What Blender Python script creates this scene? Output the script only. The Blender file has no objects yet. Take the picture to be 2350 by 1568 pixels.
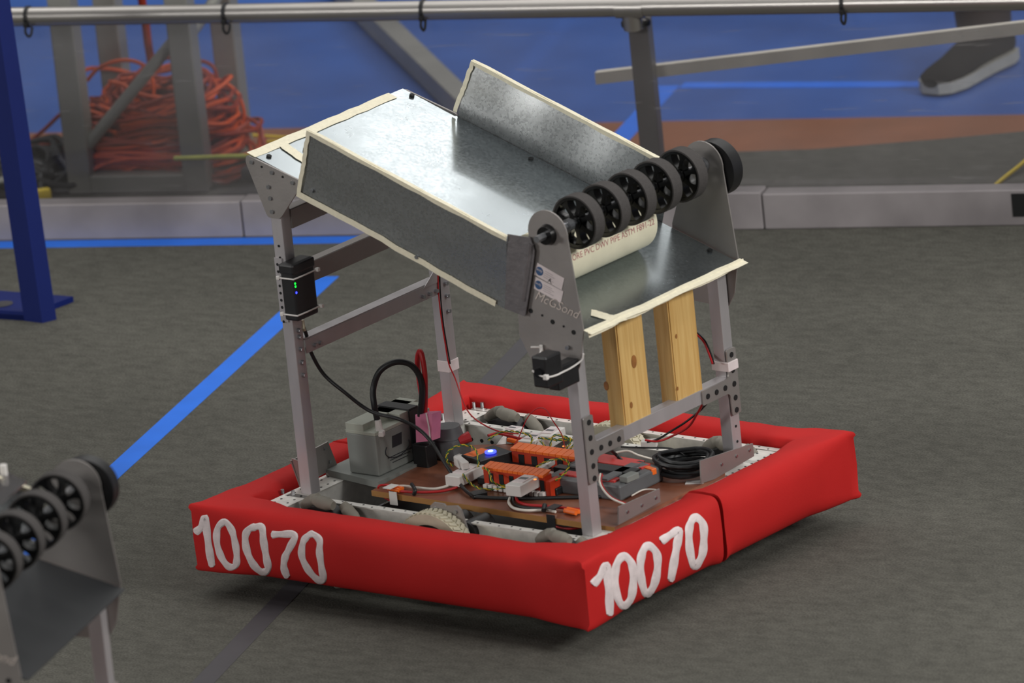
import bpy, bmesh, math, random
from mathutils import Vector, Matrix
from mathutils.bvhtree import BVHTree
R = math.radians
random.seed(7)
sc = bpy.context.scene
COL = sc.collection

# ------------------------------------------------------------------ camera
CAM = Vector((10.671853709960498, -12.776511983761814, 5.375877027685079))
RT = Vector((0.7824447906956447, 0.6149634116207913, -0.09798036477257167))
UP = Vector((-0.1031172019647756, 0.2831227991950619, 0.9535241597541765))
DR = Vector((-0.6141229454858405, 0.7359765505392614, -0.28494126567439376))
FPX = 21302.0555802524
cd = bpy.data.cameras.new('camera'); cam = bpy.data.objects.new('camera', cd); COL.objects.link(cam)
m = Matrix((RT, UP, -DR)).transposed().to_4x4(); m.translation = CAM
cam.matrix_world = m
cd.sensor_width = 36; cd.lens = 36 * FPX / 2350; cd.clip_end = 200
cd.dof.use_dof = True; cd.dof.focus_distance = 17.75; cd.dof.aperture_fstop = 5.6
sc.camera = cam

# ------------------------------------------------------------------ world, lights, exposure
w = bpy.data.worlds.new('world'); sc.world = w; w.use_nodes = True
nt = w.node_tree; bg = nt.nodes['Background']
bg.inputs[0].default_value = (0.64, 0.62, 0.62, 1); bg.inputs[1].default_value = 0.075
LIGHTS = []
def area(loc, sx, sy, power, color=(1, 0.985, 0.955)):
    l = bpy.data.lights.new('gym_and_fill_light', 'AREA'); l.shape = 'RECTANGLE'; l.size = sx; l.size_y = sy
    l.energy = power; l.color = color
    o = bpy.data.objects.new('gym_and_fill_light', l); o.location = loc; COL.objects.link(o)
    return o
# rows of high-bay fixtures under the gym ceiling
for gx in (-9, -3, 3):
    for gy in (-3, 3, 9, 15):
        area((gx + 2.2, gy - 0.4, 8.0), 1.2, 1.2, 18)
# added lamp whose mirror image falls on the upper end of the sheet-metal chute
_n = Vector((0.3465, 0, 1)).normalized(); _p = Vector((-0.235, 0.07, 0.77)); _d = (_p - CAM).normalized()
KEY = _p + (_d - 2 * _d.dot(_n) * _n) * 7.0
area((-2.0, 5.5, 8.6), 16, 13, 520)        # the lit roof itself, brightest over the far half of the hall
area(KEY, 0.42, 0.42, 6.2)       # lamp added for the hot spot on the chute
def tilt(o, to):
    d = Vector(to) - Vector(o.location); o.rotation_euler = d.to_track_quat('-Z', 'Y').to_euler()
tilt(area((9.0, 0.5, 5.0), 3.0, 2.0, 450), (0, 0, 0.5))     # side light added to brighten the right-hand faces
tilt(area((1.5, -11.0, 5.0), 3.0, 2.0, 170), (0, 0, 0.5))    # fill light added from the camera side
tilt(area((-7.2, -8.6, 2.9), 2.2, 1.4, 185), (0, 0, 0.5))     # low light added at left for bright patches on the panels
sc.view_settings.view_transform = 'Standard'; sc.view_settings.look = 'None'
sc.view_settings.gamma = 1; sc.view_settings.use_curve_mapping = False
sc.view_settings.exposure = 0.45

# ------------------------------------------------------------------ pixel ray helpers (real planes in the scene)
def ray(u, v):
    return (DR * FPX + RT * (u - 1175) - UP * (v - 784)).normalized()
def at(u, v, x=None, y=None, z=None):
    d = ray(u, v)
    i, val = (0, x) if x is not None else (1, y) if y is not None else (2, z)
    return CAM + d * ((val - CAM[i]) / d[i])
TH = R(22.1)
BE = Vector((math.cos(TH), math.sin(TH), 0)); BN = Vector((-math.sin(TH), math.cos(TH), 0)); B0 = Vector((-0.943, 1.926, 0))
def bw(s, n, z=0.0): return B0 + BE * s + BN * n + Vector((0, 0, z))
def atb(u, v, n):
    d = ray(u, v); return CAM + d * ((B0 + BN * n - CAM).dot(BN) / d.dot(BN))

# ------------------------------------------------------------------ materials
def srgb(c):
    return tuple(((v / 255) / 12.92 if v / 255 <= 0.04045 else ((v / 255 + 0.055) / 1.055) ** 2.4) for v in c) + (1,)
def mat(name, col, rough=0.5, metal=0.0, var=0.08, scale=30, bump=0.0, bscale=80, stretch=None, emit=None, spec=0.5, detail=4, lin=None, rvar=0.0, coat=0):
    mt = bpy.data.materials.new(name); mt.use_nodes = True
    nt = mt.node_tree; N = nt.nodes; L = nt.links; b = N['Principled BSDF']
    c = lin if lin else srgb(col)
    tc = N.new('ShaderNodeTexCoord'); mp = N.new('ShaderNodeMapping'); L.new(tc.outputs['Object'], mp.inputs[0])
    if stretch: mp.inputs['Scale'].default_value = stretch
    nz = N.new('ShaderNodeTexNoise'); nz.inputs['Scale'].default_value = scale; nz.inputs['Detail'].default_value = detail
    L.new(mp.outputs[0], nz.inputs[0])
    cr = N.new('ShaderNodeValToRGB'); e = cr.color_ramp.elements
    e[0].position = 0.3; e[1].position = 0.7
    e[0].color = tuple(max(0, v * (1 - var)) for v in c[:3]) + (1,)
    e[1].color = tuple(min(1, v * (1 + var)) for v in c[:3]) + (1,)
    L.new(nz.outputs[0], cr.inputs[0]); L.new(cr.outputs[0], b.inputs['Base Color'])
    b.inputs['Roughness'].default_value = rough; b.inputs['Metallic'].default_value = metal
    b.inputs['Specular IOR Level'].default_value = spec
    if coat: b.inputs['Coat Weight'].default_value = coat
    if rvar:
        mr = N.new('ShaderNodeMapRange'); mr.inputs[3].default_value = rough - rvar; mr.inputs[4].default_value = rough + rvar
        mr.inputs[1].default_value = 0.3; mr.inputs[2].default_value = 0.7
        L.new(nz.outputs[0], mr.inputs[0]); L.new(mr.outputs[0], b.inputs['Roughness'])
    if bump:
        n2 = N.new('ShaderNodeTexNoise'); n2.inputs['Scale'].default_value = bscale; n2.inputs['Detail'].default_value = 3
        L.new(mp.outputs[0], n2.inputs[0])
        bp = N.new('ShaderNodeBump'); bp.inputs['Strength'].default_value = bump; bp.inputs['Distance'].default_value = 0.002
        L.new(n2.outputs[0], bp.inputs['Height']); L.new(bp.outputs[0], b.inputs['Normal'])
    if emit:
        b.inputs['Emission Color'].default_value = srgb(emit[0]); b.inputs['Emission Strength'].default_value = emit[1]
    return mt
M = {}
M['red'] = mat('red_fabric', (192, 32, 31), 0.75, 0, 0.05, 6, 0.25, 900, spec=0.25)
M['paint'] = mat('white_paint', (228, 214, 214), 0.6, 0, 0.10, 60, 0.3, 300)
M['alu'] = mat('aluminium', (186, 182, 184), 0.42, 0.5, 0.06, 25, 0.1, 200, stretch=(1, 1, 0.2), rvar=0.05)
M['alu_plate'] = mat('aluminium_plate', (158, 153, 150), 0.48, 0.6, 0.05, 12, 0.08, 200, rvar=0.04)
M['alu_white'] = mat('bright_aluminium', (226, 224, 218), 0.45, 0.35, 0.10, 60)
M['black'] = mat('black_plastic', (26, 26, 28), 0.45, 0, 0.2, 40)
M['blackgloss'] = mat('black_gloss_plastic', (14, 14, 15), 0.25, 0, 0.2, 40)
M['rubber'] = mat('black_rubber', (72, 69, 68), 0.8, 0, 0.1, 200, 0.2, 500, spec=0.3)
M['dark'] = mat('dark_hole', (12, 13, 15), 0.7)
M['steel'] = mat('steel', (170, 172, 176), 0.3, 0.9, 0.1, 60)
M['masking'] = mat('masking_tape', (240, 233, 208), 0.7, 0, 0.06, 120, 0.3, 400)
M['duct'] = mat('duct_tape', (120, 116, 118), 0.38, 0.25, 0.12, 60, 0.5, 90)
M['wood'] = None
M['pvc'] = mat('pvc', (232, 226, 200), 0.5, 0, 0.05, 30)
M['pvcink'] = mat('pvc_ink', (176, 112, 112), 0.6)
M['orange'] = mat('orange_plastic', (250, 116, 36), 0.45, 0, 0.08, 60)
M['orange_dark'] = mat('deep_orange_plastic', (190, 52, 16), 0.5)
M['white'] = mat('white_plastic', (226, 222, 218), 0.45, 0, 0.03, 40)
M['grey'] = mat('grey_plastic', (96, 98, 100), 0.5, 0, 0.08, 40)
M['batt'] = mat('battery_grey', (132, 136, 132), 0.55, 0, 0.06, 20)
M['battop'] = mat('battery_lid', (168, 172, 160), 0.5, 0, 0.06, 20)
M['redplastic'] = mat('red_plastic', (200, 60, 56), 0.45)
M['wire_red'] = mat('red_wire', (178, 30, 34), 0.45)
M['wire_black'] = mat('black_wire', (26, 28, 30), 0.45)
M['wire_white'] = mat('white_wire', (224, 218, 208), 0.45)
M['wire_yellow'] = mat('yellow_wire', (206, 180, 40), 0.5)
M['wire_green'] = mat('green_wire', (46, 106, 64), 0.5)
M['pink'] = mat('pink_tape', (232, 140, 176), 0.6)
M['label'] = mat('label_white', (226, 214, 214), 0.5)
M['labelblue'] = mat('label_blue', (54, 88, 132), 0.5)
M['labelgrey'] = mat('label_grey', (176, 166, 168), 0.6)
M['ink'] = mat('black_ink', (24, 24, 30), 0.6)
M['scribble'] = mat('faded_marker', (206, 194, 186), 0.6)
M['battprint'] = mat('battery_print', (40, 42, 46), 0.6)
M['ledgreen'] = mat('green_led', (20, 220, 60), emit=((20, 220, 60), 1.4))
M['ledblue'] = mat('blue_led', (40, 60, 255), emit=((50, 60, 255), 3.0))
M['ledcore'] = mat('blue_led_core', (120, 190, 255), emit=((120, 190, 255), 6.0))
M['ledorange'] = mat('orange_led', (255, 130, 60), emit=((255, 130, 60), 1.6))
M['bluesteel'] = mat('blue_paint', (2, 28, 104), 0.4, 0, 0.05, 10)
M['bluetape'] = mat('blue_tape', (30, 116, 236), 0.55, 0, 0.06, 12)
M['greytape'] = mat('grey_tape', (66, 64, 68), 0.6, 0, 0.05, 30)
M['raildirty'] = mat('dirty_rail', (158, 152, 154), 0.5, 0.25, 0.18, 6, detail=8, rvar=0.08)
M['toprail'] = mat('top_rail_metal', (190, 186, 182), 0.32, 0.95, 0.06, 8, stretch=(0.2, 1, 1))
M['postmetal'] = mat('barrier_post_metal', (150, 146, 142), 0.45, 0.5, 0.08, 12)
M['truss'] = mat('truss_aluminium', (150, 150, 144), 0.5, 0.35, 0.10, 7, detail=6)
M['cord'] = mat('orange_cord', (210, 80, 12), 0.5, 0, 0.25, 4)
M['cord2'] = mat('dark_orange_cord', (146, 42, 8), 0.5, 0, 0.25, 4)
M['yellow'] = mat('yellow_cord', (226, 196, 20), 0.5)
M['paleyellow'] = mat('pale_yellow_cord', (196, 200, 90), 0.5)
M['blackmat'] = mat('black_rubber_mat', (38, 38, 38), 0.75)
M['paper'] = mat('grey_paper', (150, 150, 140), 0.7)
M['cardboard'] = mat('brown_board', (120, 84, 66), 0.7)
M['cloth'] = mat('brown_grey_trousers', (60, 50, 44), 0.85, 0, 0.25, 12)
M['shoe'] = mat('black_shoe', (16, 16, 18), 0.8, 0, 0.2, 30, spec=0.15)
M['sole'] = mat('white_sole', (170, 170, 160), 0.6)
M['brace'] = mat('brace_metal', (240, 234, 218), 0.5, 0.0, 0.12, 9)
M['wheelwhite'] = mat('cream_tread', (196, 190, 168), 0.7, 0, 0.06, 60)
M['rollergrey'] = mat('grey_roller', (128, 124, 114), 0.7)
M['foamred'] = mat('red_cap', (186, 48, 52), 0.5)
M['shadedapron'] = mat('dark_shaded_sheet', (34, 36, 39), 0.6, 0.0, 0.1, 5)  # dark sheet, its colour lowered further to stand for the light falloff

def nodes(name):
    mt = bpy.data.materials.new(name); mt.use_nodes = True
    return mt, mt.node_tree.nodes, mt.node_tree.links, mt.node_tree.nodes['Principled BSDF']

# galvanised sheet: spangle in colour and gloss, slight dents
def galv(name, col, rough, metal, bumpd=0.004, var=0.12):
    mt, N, L, b = nodes(name)
    tc = N.new('ShaderNodeTexCoord')
    vo = N.new('ShaderNodeTexVoronoi'); vo.inputs['Scale'].default_value = 260; L.new(tc.outputs['Object'], vo.inputs[0])
    nz = N.new('ShaderNodeTexNoise'); nz.inputs['Scale'].default_value = 22; nz.inputs['Detail'].default_value = 6; L.new(tc.outputs['Object'], nz.inputs[0])
    mx = N.new('ShaderNodeMix'); mx.data_type = 'FLOAT'; mx.inputs[0].default_value = 0.5
    sep = N.new('ShaderNodeSeparateColor'); L.new(vo.outputs['Color'], sep.inputs[0])
    L.new(sep.outputs[0], mx.inputs[2]); L.new(nz.outputs[0], mx.inputs[3])
    cr = N.new('ShaderNodeValToRGB'); e = cr.color_ramp.elements; c = srgb(col)
    e[0].position = 0.2; e[1].position = 0.8
    e[0].color = tuple(v * (1 - var) for v in c[:3]) + (1,); e[1].color = tuple(min(1, v * (1 + var * 0.7)) for v in c[:3]) + (1,)
    L.new(mx.outputs[0], cr.inputs[0]); L.new(cr.outputs[0], b.inputs['Base Color'])
    mr = N.new('ShaderNodeMapRange'); mr.inputs[3].default_value = rough - 0.05; mr.inputs[4].default_value = rough + 0.08
    L.new(mx.outputs[0], mr.inputs[0]); L.new(mr.outputs[0], b.inputs['Roughness'])
    b.inputs['Metallic'].default_value = metal
    n2 = N.new('ShaderNodeTexNoise'); n2.inputs['Scale'].default_value = 4.5; n2.inputs['Detail'].default_value = 1; L.new(tc.outputs['Object'], n2.inputs[0])
    bp = N.new('ShaderNodeBump'); bp.inputs['Strength'].default_value = 0.5; bp.inputs['Distance'].default_value = bumpd
    L.new(n2.outputs[0], bp.inputs['Height'])
    bp2 = N.new('ShaderNodeBump'); bp2.inputs['Strength'].default_value = 0.025; bp2.inputs['Distance'].default_value = 0.0006
    L.new(mx.outputs[0], bp2.inputs['Height']); L.new(bp.outputs[0], bp2.inputs['Normal'])
    L.new(bp2.outputs[0], b.inputs['Normal'])
    return mt
M['galv'] = galv('galvanised_sheet', (160, 168, 172), 0.22, 0.92, 0.003)
M['galvside'] = galv('galvanised_side', (164, 167, 168), 0.27, 0.8, 0.012, 0.06)

# pine with grain along z and knots
def wood():
    mt, N, L, b = nodes('pine')
    tc = N.new('ShaderNodeTexCoord'); mp = N.new('ShaderNodeMapping'); mp.inputs['Scale'].default_value = (1, 1, 0.05)
    L.new(tc.outputs['Object'], mp.inputs[0])
    wv = N.new('ShaderNodeTexNoise'); wv.inputs['Scale'].default_value = 90; wv.inputs['Detail'].default_value = 4; wv.inputs['Distortion'].default_value = 0.6
    L.new(mp.outputs[0], wv.inputs[0])
    cr = N.new('ShaderNodeValToRGB'); e = cr.color_ramp.elements
    e[0].position = 0.3; e[0].color = srgb((196, 152, 84)); e[1].position = 0.7; e[1].color = srgb((222, 186, 120))
    L.new(wv.outputs[0], cr.inputs[0])
    # knots
    mp2 = N.new('ShaderNodeMapping'); mp2.inputs['Scale'].default_value = (1, 1, 0.6); L.new(tc.outputs['Object'], mp2.inputs[0])
    vo = N.new('ShaderNodeTexVoronoi'); vo.inputs['Scale'].default_value = 10; L.new(mp2.outputs[0], vo.inputs[0])
    k = N.new('ShaderNodeValToRGB'); ke = k.color_ramp.elements
    ke[0].position = 0.06; ke[0].color = (1, 1, 1, 1); ke[1].position = 0.12; ke[1].color = (0, 0, 0, 1)
    L.new(vo.outputs['Distance'], k.inputs[0])
    mx = N.new('ShaderNodeMix'); mx.data_type = 'RGBA'; L.new(k.outputs[0], mx.inputs[0]); L.new(cr.outputs[0], mx.inputs[6])
    mx.inputs[7].default_value = srgb((140, 90, 46)); L.new(mx.outputs[2], b.inputs['Base Color'])
    b.inputs['Roughness'].default_value = 0.6
    return mt
M['wood'] = wood()

# brown hardboard with glossy top
def board_mat():
    mt, N, L, b = nodes('brown_hardboard')
    tc = N.new('ShaderNodeTexCoord'); nz = N.new('ShaderNodeTexNoise'); nz.inputs['Scale'].default_value = 9; nz.inputs['Detail'].default_value = 5
    L.new(tc.outputs['Object'], nz.inputs[0]); cr = N.new('ShaderNodeValToRGB'); e = cr.color_ramp.elements
    e[0].position = 0.35; e[0].color = srgb((112, 66, 48)); e[1].position = 0.7; e[1].color = srgb((152, 98, 74))
    L.new(nz.outputs[0], cr.inputs[0]); L.new(cr.outputs[0], b.inputs['Base Color']); b.inputs['Roughness'].default_value = 0.3
    return mt
M['board'] = board_mat()
M['boardedge'] = mat('board_edge', (170, 122, 66), 0.7)

# carpet
def carpet():
    mt, N, L, b = nodes('grey_carpet')
    tc = N.new('ShaderNodeTexCoord')
    mp = N.new('ShaderNodeMapping'); mp.inputs['Rotation'].default_value = (0, 0, -TH); mp.inputs['Scale'].default_value = (0.55, 1, 1); L.new(tc.outputs['Object'], mp.inputs[0])
    a = N.new('ShaderNodeTexNoise'); a.inputs['Scale'].default_value = 42; a.inputs['Detail'].default_value = 5; a.inputs['Roughness'].default_value = 0.65; L.new(mp.outputs[0], a.inputs[0])
    c = N.new('ShaderNodeTexNoise'); c.inputs['Scale'].default_value = 230; c.inputs['Detail'].default_value = 3; L.new(tc.outputs['Object'], c.inputs[0])
    d = N.new('ShaderNodeTexNoise'); d.inputs['Scale'].default_value = 2.2; d.inputs['Detail'].default_value = 4; L.new(mp.outputs[0], d.inputs[0])
    def ramp(src, lo, hi, p0=0.3, p1=0.7):
        mr = N.new('ShaderNodeMapRange'); mr.inputs[1].default_value = p0; mr.inputs[2].default_value = p1; mr.inputs[3].default_value = lo; mr.inputs[4].default_value = hi
        L.new(src, mr.inputs[0]); return mr.outputs[0]
    def mul(p, q):
        n = N.new('ShaderNodeMath'); n.operation = 'MULTIPLY'; L.new(p, n.inputs[0]); L.new(q, n.inputs[1]); return n.outputs[0]
    v = mul(mul(ramp(a.outputs[0], 0.80, 1.22), ramp(c.outputs[0], 0.72, 1.30)), ramp(d.outputs[0], 0.84, 1.12))
    mx = N.new('ShaderNodeMix'); mx.data_type = 'RGBA'; mx.blend_type = 'MULTIPLY'; mx.inputs[0].default_value = 1
    mx.inputs[6].default_value = srgb((89, 88, 82)); L.new(v, mx.inputs[7]); L.new(mx.outputs[2], b.inputs['Base Color'])
    b.inputs['Roughness'].default_value = 0.95; b.inputs['Specular IOR Level'].default_value = 0.15
    bp = N.new('ShaderNodeBump'); bp.inputs['Strength'].default_value = 0.5; bp.inputs['Distance'].default_value = 0.002
    L.new(c.outputs[0], bp.inputs['Height']); L.new(bp.outputs[0], b.inputs['Normal'])
    return mt
M['carpet'] = carpet()

# painted gym floor: tan border then blue (world position across the barrier direction)
def gymfloor():
    mt, N, L, b = nodes('painted_gym_floor')
    tc = N.new('ShaderNodeTexCoord')
    dt = N.new('ShaderNodeVectorMath'); dt.operation = 'DOT_PRODUCT'; dt.inputs[1].default_value = BN; L.new(tc.outputs['Object'], dt.inputs[0])
    mr = N.new('ShaderNodeMapRange'); off = B0.dot(BN)
    mr.inputs[1].default_value = off + 0.86; mr.inputs[2].default_value = off + 0.875; L.new(dt.outputs['Value'], mr.inputs[0])
    nz = N.new('ShaderNodeTexNoise'); nz.inputs['Scale'].default_value = 5; nz.inputs['Detail'].default_value = 5; L.new(tc.outputs['Object'], nz.inputs[0])
    def r2(c1, c2):
        cr = N.new('ShaderNodeValToRGB'); e = cr.color_ramp.elements; e[0].position = .3; e[1].position = .7
        e[0].color = srgb(c1); e[1].color = srgb(c2); L.new(nz.outputs[0], cr.inputs[0]); return cr.outputs[0]
    mx = N.new('ShaderNodeMix'); mx.data_type = 'RGBA'; L.new(mr.outputs[0], mx.inputs[0])
    L.new(r2((140, 90, 62), (156, 100, 70)), mx.inputs[6]); L.new(r2((50, 90, 164), (60, 102, 180)), mx.inputs[7])
    L.new(mx.outputs[2], b.inputs['Base Color']); b.inputs['Roughness'].default_value = 0.35
    return mt
M['gym'] = gymfloor()

# scuffed polycarbonate
def poly():
    mt, N, L, b = nodes('scuffed_polycarbonate')
    out = N['Material Output']; N.remove(b)
    tr = N.new('ShaderNodeBsdfTransparent'); tr.inputs[0].default_value = (0.90, 0.90, 0.92, 1)
    gl = N.new('ShaderNodeBsdfGlossy'); gl.inputs['Roughness'].default_value = 0.06
    df = N.new('ShaderNodeBsdfDiffuse'); df.inputs[0].default_value = (0.55, 0.53, 0.53, 1)
    fr = N.new('ShaderNodeFresnel'); fr.inputs[0].default_value = 1.5
    m1 = N.new('ShaderNodeMixShader'); L.new(fr.outputs[0], m1.inputs[0]); L.new(tr.outputs[0], m1.inputs[1]); L.new(gl.outputs[0], m1.inputs[2])
    tc = N.new('ShaderNodeTexCoord')
    def streak(scale, rot, thr, wdt, amt):
        mp = N.new('ShaderNodeMapping'); mp.inputs['Rotation'].default_value = rot; mp.inputs['Scale'].default_value = (1, 1, 14); L.new(tc.outputs['Object'], mp.inputs[0])
        nz = N.new('ShaderNodeTexNoise'); nz.inputs['Scale'].default_value = scale; nz.inputs['Detail'].default_value = 4; L.new(mp.outputs[0], nz.inputs[0])
        mr = N.new('ShaderNodeMapRange'); mr.inputs[1].default_value = thr; mr.inputs[2].default_value = thr + wdt; mr.inputs[4].default_value = amt
        L.new(nz.outputs[0], mr.inputs[0]); return mr.outputs[0]
    a = streak(9, (0, 0.25, 0), 0.66, 0.06, 0.09); c = streak(8, (0, 0.9, 0.3), 0.67, 0.06, 0.12)
    cl = N.new('ShaderNodeTexNoise'); cl.inputs['Scale'].default_value = 3; L.new(tc.outputs['Object'], cl.inputs[0])
    mr = N.new('ShaderNodeMapRange'); mr.inputs[1].default_value = 0.35; mr.inputs[2].default_value = 0.75; mr.inputs[3].default_value = 0.03; mr.inputs[4].default_value = 0.13; L.new(cl.outputs[0], mr.inputs[0])
    ad = N.new('ShaderNodeMath'); L.new(a, ad.inputs[0]); L.new(c, ad.inputs[1])
    ad2 = N.new('ShaderNodeMath'); L.new(ad.outputs[0], ad2.inputs[0]); L.new(mr.outputs[0], ad2.inputs[1])
    m2 = N.new('ShaderNodeMixShader'); L.new(ad2.outputs[0], m2.inputs[0]); L.new(m1.outputs[0], m2.inputs[1]); L.new(df.outputs[0], m2.inputs[2])
    L.new(m2.outputs[0], out.inputs[0])
    return mt
M['poly'] = poly()
M['clear'] = poly(); M['clear'].name = 'clear_plastic'

# ------------------------------------------------------------------ mesh helpers
def box(bm, c, s, rot=None, bev=0.0):
    mtx = Matrix.Translation(Vector(c))
    if rot is not None: mtx = mtx @ (rot.to_4x4() if isinstance(rot, Matrix) else Matrix.Rotation(rot, 4, 'Z'))
    mtx = mtx @ Matrix.Diagonal((s[0], s[1], s[2], 1))
    r = bmesh.ops.create_cube(bm, size=1, matrix=mtx)
    if bev:
        es = set()
        for v in r['verts']: es.update(v.link_edges)
        bmesh.ops.bevel(bm, geom=list(es), offset=bev, segments=2, affect='EDGES', profile=0.5)
def prism(bm, pts, th):
    """closed planar outline pts (Vectors) extruded by vector th"""
    a = [bm.verts.new(Vector(p)) for p in pts]; b = [bm.verts.new(Vector(p) + Vector(th)) for p in pts]
    n = len(pts)
    fs = [bm.faces.new(a[::-1]), bm.faces.new(b)]
    for i in range(n): fs.append(bm.faces.new((a[i], a[(i + 1) % n], b[(i + 1) % n], b[i])))
    bmesh.ops.recalc_face_normals(bm, faces=fs)
def frame_for(d):
    d = d.normalized(); h = Vector((0, 0, 1)) if abs(d.z) < 0.9 else Vector((1, 0, 0))
    x = d.cross(h).normalized(); return x, d.cross(x).normalized()
def cyl(bm, a, b, r, n=16, r2=None):
    a = Vector(a); b = Vector(b); x, y = frame_for(b - a); r2 = r if r2 is None else r2
    A = []; B = []
    for i in range(n):
        t = 2 * math.pi * i / n; o = x * math.cos(t) + y * math.sin(t)
        A.append(bm.verts.new(a + o * r)); B.append(bm.verts.new(b + o * r2))
    fs = [bm.faces.new(A[::-1]), bm.faces.new(B)]
    for i in range(n): fs.append(bm.faces.new((A[i], A[(i + 1) % n], B[(i + 1) % n], B[i])))
    bmesh.ops.recalc_face_normals(bm, faces=fs)
def ring(bm, a, b, ro, ri, n=32):
    a = Vector(a); b = Vector(b); x, y = frame_for(b - a); V = []
    for i in range(n):
        t = 2 * math.pi * i / n; o = x * math.cos(t) + y * math.sin(t)
        V.append([bm.verts.new(p + o * r) for p, r in ((a, ro), (b, ro), (b, ri), (a, ri))])
    fs = []
    for i in range(n):
        j = (i + 1) % n
        for k in range(4):
            l = (k + 1) % 4; fs.append(bm.faces.new((V[i][k], V[j][k], V[j][l], V[i][l])))
    bmesh.ops.recalc_face_normals(bm, faces=fs)
def smooth_path(pts, sub=8, closed=False):
    pts = [Vector(p) for p in pts]; out = []; n = len(pts)
    rng = n if closed else n - 1
    for i in range(rng):
        if closed: p0, p1, p2, p3 = pts[(i - 1) % n], pts[i], pts[(i + 1) % n], pts[(i + 2) % n]
        else: p0, p1, p2, p3 = pts[max(i - 1, 0)], pts[i], pts[i + 1], pts[min(i + 2, n - 1)]
        for k in range(sub):
            t = k / sub
            out.append(0.5 * ((2 * p1) + (-p0 + p2) * t + (2 * p0 - 5 * p1 + 4 * p2 - p3) * t * t + (-p0 + 3 * p1 - 3 * p2 + p3) * t ** 3))
    if not closed: out.append(pts[-1])
    return out
def tube(bm, pts, r, n=8, closed=False):
    prev = None; L = []
    N = len(pts)
    for i, p in enumerate(pts):
        if closed: d = pts[(i + 1) % N] - pts[i - 1]
        else: d = pts[min(i + 1, N - 1)] - pts[max(i - 1, 0)]
        if d.length < 1e-9: d = Vector((0, 0, 1))
        d.normalize()
        if prev is None: x, y = frame_for(d)
        else:
            x = (prev - d * prev.dot(d)).normalized(); y = d.cross(x)
        prev = x
        L.append([bm.verts.new(p + (x * math.cos(2 * math.pi * k / n) + y * math.sin(2 * math.pi * k / n)) * r) for k in range(n)])
    for i in range(N if closed else N - 1):
        a = L[i]; b = L[(i + 1) % N]
        for k in range(n): bm.faces.new((a[k], a[(k + 1) % n], b[(k + 1) % n], b[k]))
    if not closed: bm.faces.new(L[0][::-1]); bm.faces.new(L[-1])
def make(name, fn, material, parent=None, smooth=False, label=None, angle=35):
    bm = bmesh.new(); fn(bm)
    me = bpy.data.meshes.new(name); bm.to_mesh(me); bm.free()
    ms = material if isinstance(material, (list, tuple)) else [material]
    for x in ms: me.materials.append(x)
    if smooth:
        me.shade_smooth()
        try: me.set_sharp_from_angle(angle=R(angle))
        except Exception: pass
    o = bpy.data.objects.new(name, me); COL.objects.link(o)
    if parent: o.parent = parent
    if label: o['label'] = label
    return o
def MK(name, fn, m_, parent=None, **k): return make(name, fn, M[m_], parent, **k)
def thing(name, label, cat, loc=(0, 0, 0), rz=0, group=None):
    o = bpy.data.objects.new(name, None); COL.objects.link(o); o.location = loc; o.rotation_euler = (0, 0, rz); o.empty_display_size = 0.05
    o['label'] = label; o['category'] = cat
    if group: o['group'] = group
    return o
def tag(o, label, cat, group=None, kind=None):
    o['label'] = label; o['category'] = cat
    if group: o['group'] = group
    if kind: o['kind'] = kind
    return o
def struct(o): o['kind'] = 'structure'; return o
def wire(name, pts, r, m_, parent, sub=8, n=6, **k):
    return MK(name, lambda bm: tube(bm, smooth_path(pts, sub), r, n), m_, parent, smooth=True, angle=80, **k)
def hexr(bm, a, b, r): cyl(bm, a, b, r, 6)
def strip(bm, pts, wdt, nrm, th):
    """flat tape along polyline pts, width wdt across, thickness along nrm"""
    nrm = Vector(nrm).normalized(); L = []
    for i, p in enumerate(pts):
        d = (pts[min(i + 1, len(pts) - 1)] - pts[max(i - 1, 0)]).normalized(); s = d.cross(nrm).normalized() * wdt / 2
        L.append([bm.verts.new(q) for q in (p - s, p + s, p + s + nrm * th, p - s + nrm * th)])
    fs = []
    for i in range(len(L) - 1):
        for k in range(4): fs.append(bm.faces.new((L[i][k], L[i][(k + 1) % 4], L[i + 1][(k + 1) % 4], L[i + 1][k])))
    fs.append(bm.faces.new(L[0])); fs.append(bm.faces.new(L[-1])); bmesh.ops.recalc_face_normals(bm, faces=fs)
def text_mesh(body, size, fn, th=0.0, shear=0.0, spacing=1.0):
    """font outline turned into a mesh, each vertex mapped by fn(x, y) -> world"""
    cu = bpy.data.curves.new('t', 'FONT'); cu.body = body; cu.size = size; cu.shear = shear; cu.space_character = spacing
    cu.resolution_u = 3
    o = bpy.data.objects.new('t', cu); COL.objects.link(o)
    dg = bpy.context.evaluated_depsgraph_get(); me = bpy.data.meshes.new_from_object(o.evaluated_get(dg))
    bpy.data.objects.remove(o); bpy.data.curves.remove(cu)
    for v in me.vertices: v.co = fn(v.co.x, v.co.y)
    return me
def text_obj(name, body, size, fn, m_, parent, **k):
    me = text_mesh(body, size, fn, **k); me.materials.clear(); me.materials.append(M[m_]); me.name = name
    o = bpy.data.objects.new(name, me); COL.objects.link(o); o.parent = parent; return o

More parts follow.
